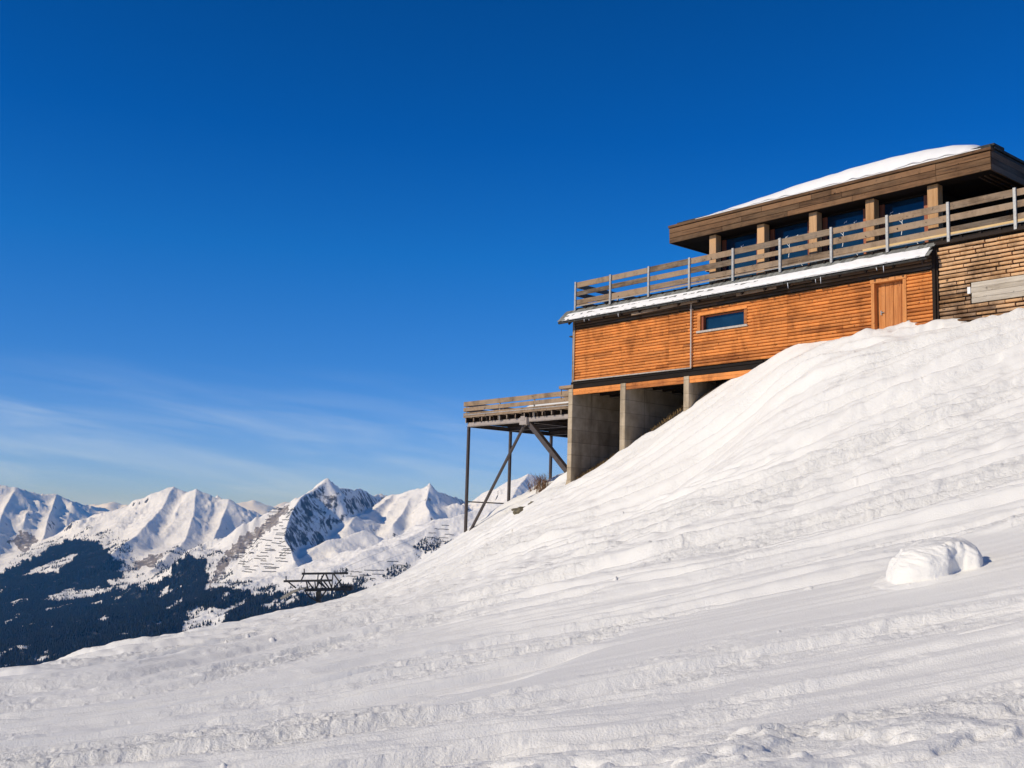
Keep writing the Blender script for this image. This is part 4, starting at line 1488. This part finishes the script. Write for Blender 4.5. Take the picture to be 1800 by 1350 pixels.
D0, D1, E0, E1 = -9.85, -.22, 2.15, 9.2
mb = MB()
y_ = E0 - .12
while y_ < E1:
    mb.box((D0, y_, -.735), (D1, y_ + .138, -.695))
    y_ += .145
floor = pb(mb, 'floor', M['grey_wood'])
mb = MB()
x = D0 + .1
while x < D1:
    mb.box((x, E0 - .02, -.97), (x + .08, E1, -.7355))
    x += .52
pb(mb, 'joist', M['dark_wood'])
mb = MB()
x = D0 + .1
while x < D1:                                           # grey joist ends
    mb.box((x + .006, E0 - .05, -.95), (x + .055, E0 - .0205, -.74))
    x += .62
pb(mb, 'joist_end', M['grey_wood_y'])
def ibeam(p, q, h=.17, wd_=.12):
    m1 = MB()
    p, q = np.array(p, float), np.array(q, float)
    m1.bar(p, q, .02, h)
    for dz in (-h / 2 - .008, h / 2 + .008):
        m1.bar(p + (0, 0, dz), q + (0, 0, dz), wd_, .016)
    return m1


pb(ibeam((D0 + .1, E0 + .15, -1.07), (D1, E0 + .15, -1.07)).box((D0 + .12, E0 + .085, -1.145), (D1 - .02, E0 + .138, -.99)), 'front_beam', M['steel_beam'])
for yb in (4.95, 7.8, 9.05):
    pb(ibeam((D0 + .1, yb, -1.07), (D1, yb, -1.07)), 'cross_beam', M['steel'])
for xb in (D0 + .12, -5.3):
    pb(ibeam((xb, E0 + .25, -1.09), (xb, E1, -1.09)), 'side_beam', M['steel'])
pb(MB().box((-5.72, E0 - .04, -1.30), (-5.22, E0 + .30, -.96)).box((-5.62, E0 - .06, -1.10), (-5.32, E0 - .041, -.90)), 'bracket', M['steel_beam'], bevel=.01)
LEG = []
for (yl, zf) in ((2.36, -6.9), (5.1, -5.1), (7.95, -3.7)):
    pb(MB().box((-9.83, yl - .06, zf), (-9.71, yl + .06, -1.15)).box((-9.86, yl - .09, -1.17), (-9.68, yl + .09, -1.15)), 'leg', M['steel'])
pb(MB().bar((-5.55, 2.32, -1.25), (-9.68, 2.30, -6.75), .10), 'brace', M['steel'])
pb(MB().bar((-5.30, 2.40, -1.22), (-2.35, 2.55, -3.95), .24, .22), 'brace', M['steel'])
pb(MB().bar((-9.77, 2.36, -4.85), (-9.77, 6.4, -4.85), .06), 'tie_bar', M['steel'])
prail = pb(MB().bar((D0, E0 - .06, -.60), (D1, E0 - .06, -.60), .02, .03), 'railing', M['galv'])
for x in (-9.75, -7.2, -4.75, -2.3):
    pb(MB().box((x - .03, E0 - .02, -1.0), (x + .03, E0 + .03, .05)), 'post', M['galv'], prail)
for y_ in (4.6, 6.9, 9.1):
    pb(MB().box((D0 + .0, y_ - .03, -1.0), (D0 + .05, y_ + .03, .05)), 'post', M['galv'], prail)
PR = ((-.16, .06), (-.43, -.23), (-.70, -.50))
for (z0, z1) in PR:
    for a, b in ((-9.9, -7.2), (-7.2, -4.75), (-4.75, -2.3), (-2.3, D1)):
        pb(MB().box((a, E0 - .065, z0 + random.uniform(-.01, .01)), (b - .008, E0 - .021, z1), None, .006), 'rail_board', M['grey_wood'], prail, bevel=.006)
    pb(MB().box((D0 - .05, E0 + .0, z0), (D0 - .005, E1, z1), None, .004), 'rail_board', M['grey_wood_y'], prail, bevel=.006)
    pb(MB().box((D0, E1, z0), (D1, E1 + .045, z1), None, .004), 'rail_board', M['grey_wood'], prail, bevel=.006)
sa = np.linspace(D0 + 1.6, D1 - .03, 150)
wa = np.linspace(E0 + .06, E1 - .1, 60)
sheet('platform_snow', sa, wa,
      lambda s_, w_: -.69 + .62 * sstep(D0 + 1.6, D0 + 4.2, s_ + .5 * perlin(w_ / 1.5, s_ / 2, 2)) * sstep(E0 + .02, E0 + 1.6, w_) + .12 * sstep(-4, -1, s_) * sstep(E0 + .5, E0 + 2.5, w_) + .04 * perlin(s_ / .6, w_ / .6, 3) * sstep(E0 + .02, E0 + .5, w_) + .03,
      lambda s_, w_: 0 * s_ - .692, M['snow_roof'], 'drifted snow lying on the floor of the viewing platform', 'snow')

# ------------------------------------------------------------------ the block of snow on the slope
bp = slope_hit(1642, 1010)
bx, by = bp[0], bp[1]
g0 = float(base_z(np.array([bx]), np.array([by]))[0])
px_m = np.linalg.norm(bp) / F                    # metres per photo pixel there
xs = np.linspace(-1.9, 1.7, 330)
ys = np.linspace(-2.0, 1.7, 300)
BX, BY = np.meshgrid(xs, ys, indexing='ij')
an = np.arctan2(BY, BX)
ca, sa_ = np.cos(an), np.sin(an)
wob = .10 * perlin(BX * 1.4 + 3, BY * 1.4, 4) + .05 * perlin(BX * 3.0, BY * 3.0, 5)
dd = (np.abs(BX) ** 2.5 + np.abs(BY * 1.06) ** 2.5) ** (1 / 2.5) + wob
# broken hollow in the front, right of the middle
hol = np.exp(-((BX - .30) / .30) ** 2) * sstep(-.35, -.75, BY)
dd = dd + hol * (.26 + .10 * perlin(BX * 4, BY * 4, 8))
wid = .30 + .34 * np.clip(-ca, 0, 1) + .30 * np.clip(-sa_ - .2, 0, 1) * np.clip(.45 - ca, 0, 1) + .10 * np.clip(sa_, 0, 1)
tt = np.clip((1.06 - dd) / (wid * 1.35), 0, 1)
prof_ = np.sqrt(np.clip(1 - (1 - tt) ** 2.2, 0, 1))
cap = 1 + .10 * np.cos(1.5 * (BX + .45)) * np.cos(BY) - .16 * np.clip(dd, 0, 1) ** 3 - .12 * sstep(.0, 1.0, BX)
tex = .035 * perlin(BX * 2.4, BY * 2.4, 11) + .02 * perlin(BX * 5, BY * 5, 12)
skirt = np.exp(-np.maximum(dd - 1.0, 0) / (.12 + .34 * np.clip(-ca - .1, 0, 1) + .34 * np.clip(-sa_, 0, 1) * np.clip(.5 - ca, 0, 1)))
RXm, RHm = 68 * px_m, 49 * px_m
wx_, wy_ = bx + BX * RXm, by + BY * RXm * .9
gz = slope_z(wx_, wy_)
hz_ = RHm * (prof_ * cap + tex * (tt > 0)) + RHm * .07 * skirt * (1 - prof_) * (1 + .25 * perlin(BX * 2.5, BY * 2.5, 14))
fade = sstep(1.62, 1.25, dd)
ZZ = gz + hz_ * fade - .03 * (1 - fade)
BV = np.stack([wx_ - bx, wy_ - by, ZZ - g0], -1)
bn = np.cross(np.gradient(BV, axis=0), np.gradient(BV, axis=1))
bn /= np.linalg.norm(bn, axis=-1, keepdims=True)
zz_ = BV[..., 2] / px_m / 30
ux_, uy_ = (BX * .8 + BY * .6) * 2.2, (BX * .6 - BY * .8) * 2.2
flank = sstep(.9, .6, bn[..., 2])
nd = .7 * fbm(ux_ * 1.6 + zz_ * .7, zz_ * 2.2 + uy_ * .5, 4, .55, 15) + .5 * ridged(ux_ * 1.1, zz_ * 1.9 + uy_ * .4, 4, .5, 16)
nd = nd + 1.2 * hol * perlin(ux_ * 3, zz_ * 3, 17)
BV = BV + bn * (flank * tt ** .5 * nd * 6.5 * px_m)[..., None]
boulder = mesh_np('snow_block', BV.reshape(-1, 3), grid_faces(len(xs), len(ys)), M['snow_slope'], None, {'rough': .55 * tt})
boulder.location = (bx, by, g0)
tag(boulder, 'big rounded block of snow lying alone on the smooth slope, casting a blue shadow', 'snow block')

# ------------------------------------------------------------------ bushes and stones below the platform
def bush(px, py, hgt, n_tw, label, spread=.6):
    p_ = slope_hit(px, py)
    mb_ = MB()
    for _ in range(n_tw):
        a = random.uniform(0, 6.28)
        b0 = np.array([random.gauss(0, .12), random.gauss(0, .12), -.1])
        lean_ = random.uniform(.1, spread)
        h_ = hgt * random.uniform(.55, 1.0)
        tip_ = b0 + np.array([math.cos(a) * lean_ * h_, math.sin(a) * lean_ * h_, h_])
        mid_ = (b0 + tip_) / 2 + np.array([random.gauss(0, .05), random.gauss(0, .05), .05])
        mb_.tube([b0, mid_, tip_], [.012, .009, .003], 4)
        for _k in range(3):
            q = mid_ + (tip_ - mid_) * random.uniform(0, .8)
            mb_.tube([q, q + np.array([random.gauss(0, .1), random.gauss(0, .1), random.uniform(.08, .2)])], [.006, .002], 4)
    o = mb_.build('bush', M['twig'], None)
    o.location = p_
    return tag(o, label, 'bush')


bush(953, 864, 1.0, 60, 'brown leafless bush sticking out of the snow left of the concrete bays', .75)
bush(938, 866, .75, 22, 'sparse thin twigs on the snow crest behind the brown bush', .6)
for k_, (px, py, sz, lb) in enumerate(((941, 887, .28, 'rounded lichen-brown stone lying furthest up the snow near the bush'), (922, 899, .36, 'flat dark stone half buried below the rounded lichen stone'),
                                       (909, 897, .2, 'small dark stone beside the flat half-buried stone'), (898, 915, .16, 'smallest dark stone, lowest on the snow under the platform'))):
    p_ = slope_hit(px, py)
    nu_, nv_ = 16, 10
    U, Vv = np.meshgrid(np.linspace(0, 2 * np.pi, nu_, endpoint=False), np.linspace(.02, np.pi - .02, nv_), indexing='ij')
    r_ = sz * (1 + .35 * perlin(np.cos(U) * 1.3 + k_ * 5, np.sin(U) * 1.3 + Vv, 6) + .12 * perlin(np.cos(U) * 4 + k_, np.sin(U) * 4 + Vv * 3, 8))
    Vr = np.stack([r_ * np.sin(Vv) * np.cos(U) * 1.3, r_ * np.sin(Vv) * np.sin(U), r_ * np.cos(Vv) * .5], -1).reshape(-1, 3)
    i = np.arange(nu_)[:, None]
    j = np.arange(nv_ - 1)[None]
    Fr = np.stack([i * nv_ + j, i * nv_ + j + 1, ((i + 1) % nu_) * nv_ + j + 1, ((i + 1) % nu_) * nv_ + j], -1).reshape(-1, 4)
    o = mesh_np('stone', Vr, Fr, M['rock'], None, None, False)
    o.location = p_
    tag(o, lb, 'stone')

# ------------------------------------------------------------------ the cable-car support beyond the crest
TT = 180.0
t_base = at(560, 1135, TT)
towE = empty('cable_car_tower', t_base)
tag(towE, 'dark steel cable-car support tower standing beyond the snow crest', 'tower')
tx = np.array([1.0, 0, 0.0])
ty = np.array([0, 1.0, 0])


def tp(px, py, dy=0.0):
    p_ = at(px, py, TT)
    return np.array([p_[0], p_[1] + dy, p_[2]]) - t_base


def tbar(m_, a, b, wd_, dy=0.0, dy2=None):
    m_.bar(tp(*a, dy), tp(*b, dy if dy2 is None else dy2), wd_)
    return m_


def tb(m_, name, mat=None, parent=None):
    return m_.build(name, mat or M['tower'], parent or towE)


tb(tbar(MB(), (560, 1040), (562, 1137), .75), 'mast')
m_ = MB()
for dy in (-1.2, 1.2):
    tbar(m_, (538, 1037), (617, 1035), .38, dy)
for q in (545, 560, 582, 600, 614):
    tbar(m_, (q, 1036.5), (q, 1036.5), .2, -1.2, 1.2)
tb(m_, 'main_beam')
tb(tbar(tbar(MB(), (526, 1009.5), (608, 1008.5), .34, 2.4), (605, 1008.5), (605, 999.5), .16, 2.4), 'upper_crossarm')
tb(tbar(tbar(MB(), (504, 1020.5), (588, 1019), .34, -2.4), (508, 1020.5), (508, 1011.5), .16, -2.4), 'lower_crossarm')
tb(tbar(MB(), (530, 1009.5), (530, 1000.5), .16, 2.4), 'arm_tip')
m_ = MB()
for a, b, d1, d2 in (((555, 1036), (555, 1009), 1.2, 2.4), ((566, 1009), (556, 1036), 2.4, -1.2), ((568, 1009), (582, 1036), 2.4, 1.2), ((582, 1009), (599, 1030), 2.4, 1.2), ((568, 1012), (562, 1036), -1.2, 1.2),
                     ((545, 1020), (555, 1037), -2.4, -1.2), ((558, 1020), (557, 1037), -2.4, -1.2), ((573, 1020), (583, 1036), -2.4, -1.2), ((581, 1010), (581, 1036), 2.4, 1.2), ((561, 1020), (571, 1034), -2.4, 1.2), ((586, 1036), (596, 1020), -1.2, 2.4),
                     ((530, 1010), (534, 1020), 2.4, -2.4), ((511, 1021), (522, 1033), -2.4, -1.0), ((543, 1020), (544, 1036), -2.4, -1.2), ((572, 1036), (566, 1019), 1.2, -2.4)):
    tbar(m_, a, b, .17, d1, d2)
tb(m_, 'lattice')
for dy in (-1.0, 1.0):
    cs = [tp(*q, dy) for q in ((496, 1052), (503, 1047.5), (511, 1042.5), (520, 1038), (530, 1035), (540, 1033.5))]
    m_ = MB()
    for a, b in zip(cs[:-1], cs[1:]):
        m_.bar(a, b, .5, .34)
    tb(m_, 'cable_shoe', M['shoe'])
m_ = MB()
m_.box(tp(601, 1037) + (0, -1, 0), tp(621, 1029) + (0, 1, 0))
for q in (601, 607, 613, 619):
    tbar(m_, (q, 1037), (q, 1026), .12, -1.05)
tbar(m_, (600, 1026.5), (621, 1027), .1, -1.05)
tb(m_, 'work_platform')
m_ = MB()
for a, b in (((606, 1037), (612, 1046)), ((536, 1037), (545, 1048)), ((545, 1048), (560, 1058)), ((575, 1037), (562, 1055))):
    tbar(m_, a, b, .2, -.6)
tb(m_, 'strut')

# thin cables running from the tower to the far shoulder
for k_, (pts) in enumerate((((605, 1000, 180), (690, 962, 900), (742, 941, 2400)), ((600, 1009, 180), (690, 980, 900), (732, 966, 2300)))):
    P3 = [at(*q) for q in pts]
    cc = []
    for t_ in np.linspace(0, 1, 30):
        cc.append((1 - t_) ** 2 * P3[0] + 2 * t_ * (1 - t_) * (2 * P3[1] - .5 * P3[0] - .5 * P3[2]) * 1.0 + t_ ** 2 * P3[2])
    ln_ = [np.linalg.norm(q) for q in cc]
    o = MB().tube(np.array(cc) - cc[0], [max(.03, .00007 * l_) for l_ in ln_], 4).build('cable', M['tower'], None)
    o.location = cc[0]
    tag(o, ('upper' if k_ == 0 else 'lower') + ' of the thin cables running from the tower across the sunny shoulder', 'cable')


# ------------------------------------------------------------------ the air of the valley
hz = bpy.data.materials.new('haze')
hz.use_nodes = True
hn_ = hz.node_tree
hn_.nodes.remove(hn_.nodes['Principled BSDF'])
pv = hn_.nodes.new('ShaderNodeVolumePrincipled')
pv.inputs['Color'].default_value = (.07, .40, 1.0, 1)
pv.inputs['Absorption Color'].default_value = (1, 1, 1, 1)
pv.inputs['Density'].default_value = 3.5e-5
pv.inputs['Anisotropy'].default_value = 0.0
hn_.links.new(pv.outputs[0], hn_.nodes['Material Output'].inputs['Volume'])
tag(MB().box((-29000, -29000, -1300), (29000, 29000, 620)).build('haze', hz, None), 'thin blue air filling the valley between the slope and the far mountains', 'haze', None, 'stuff')
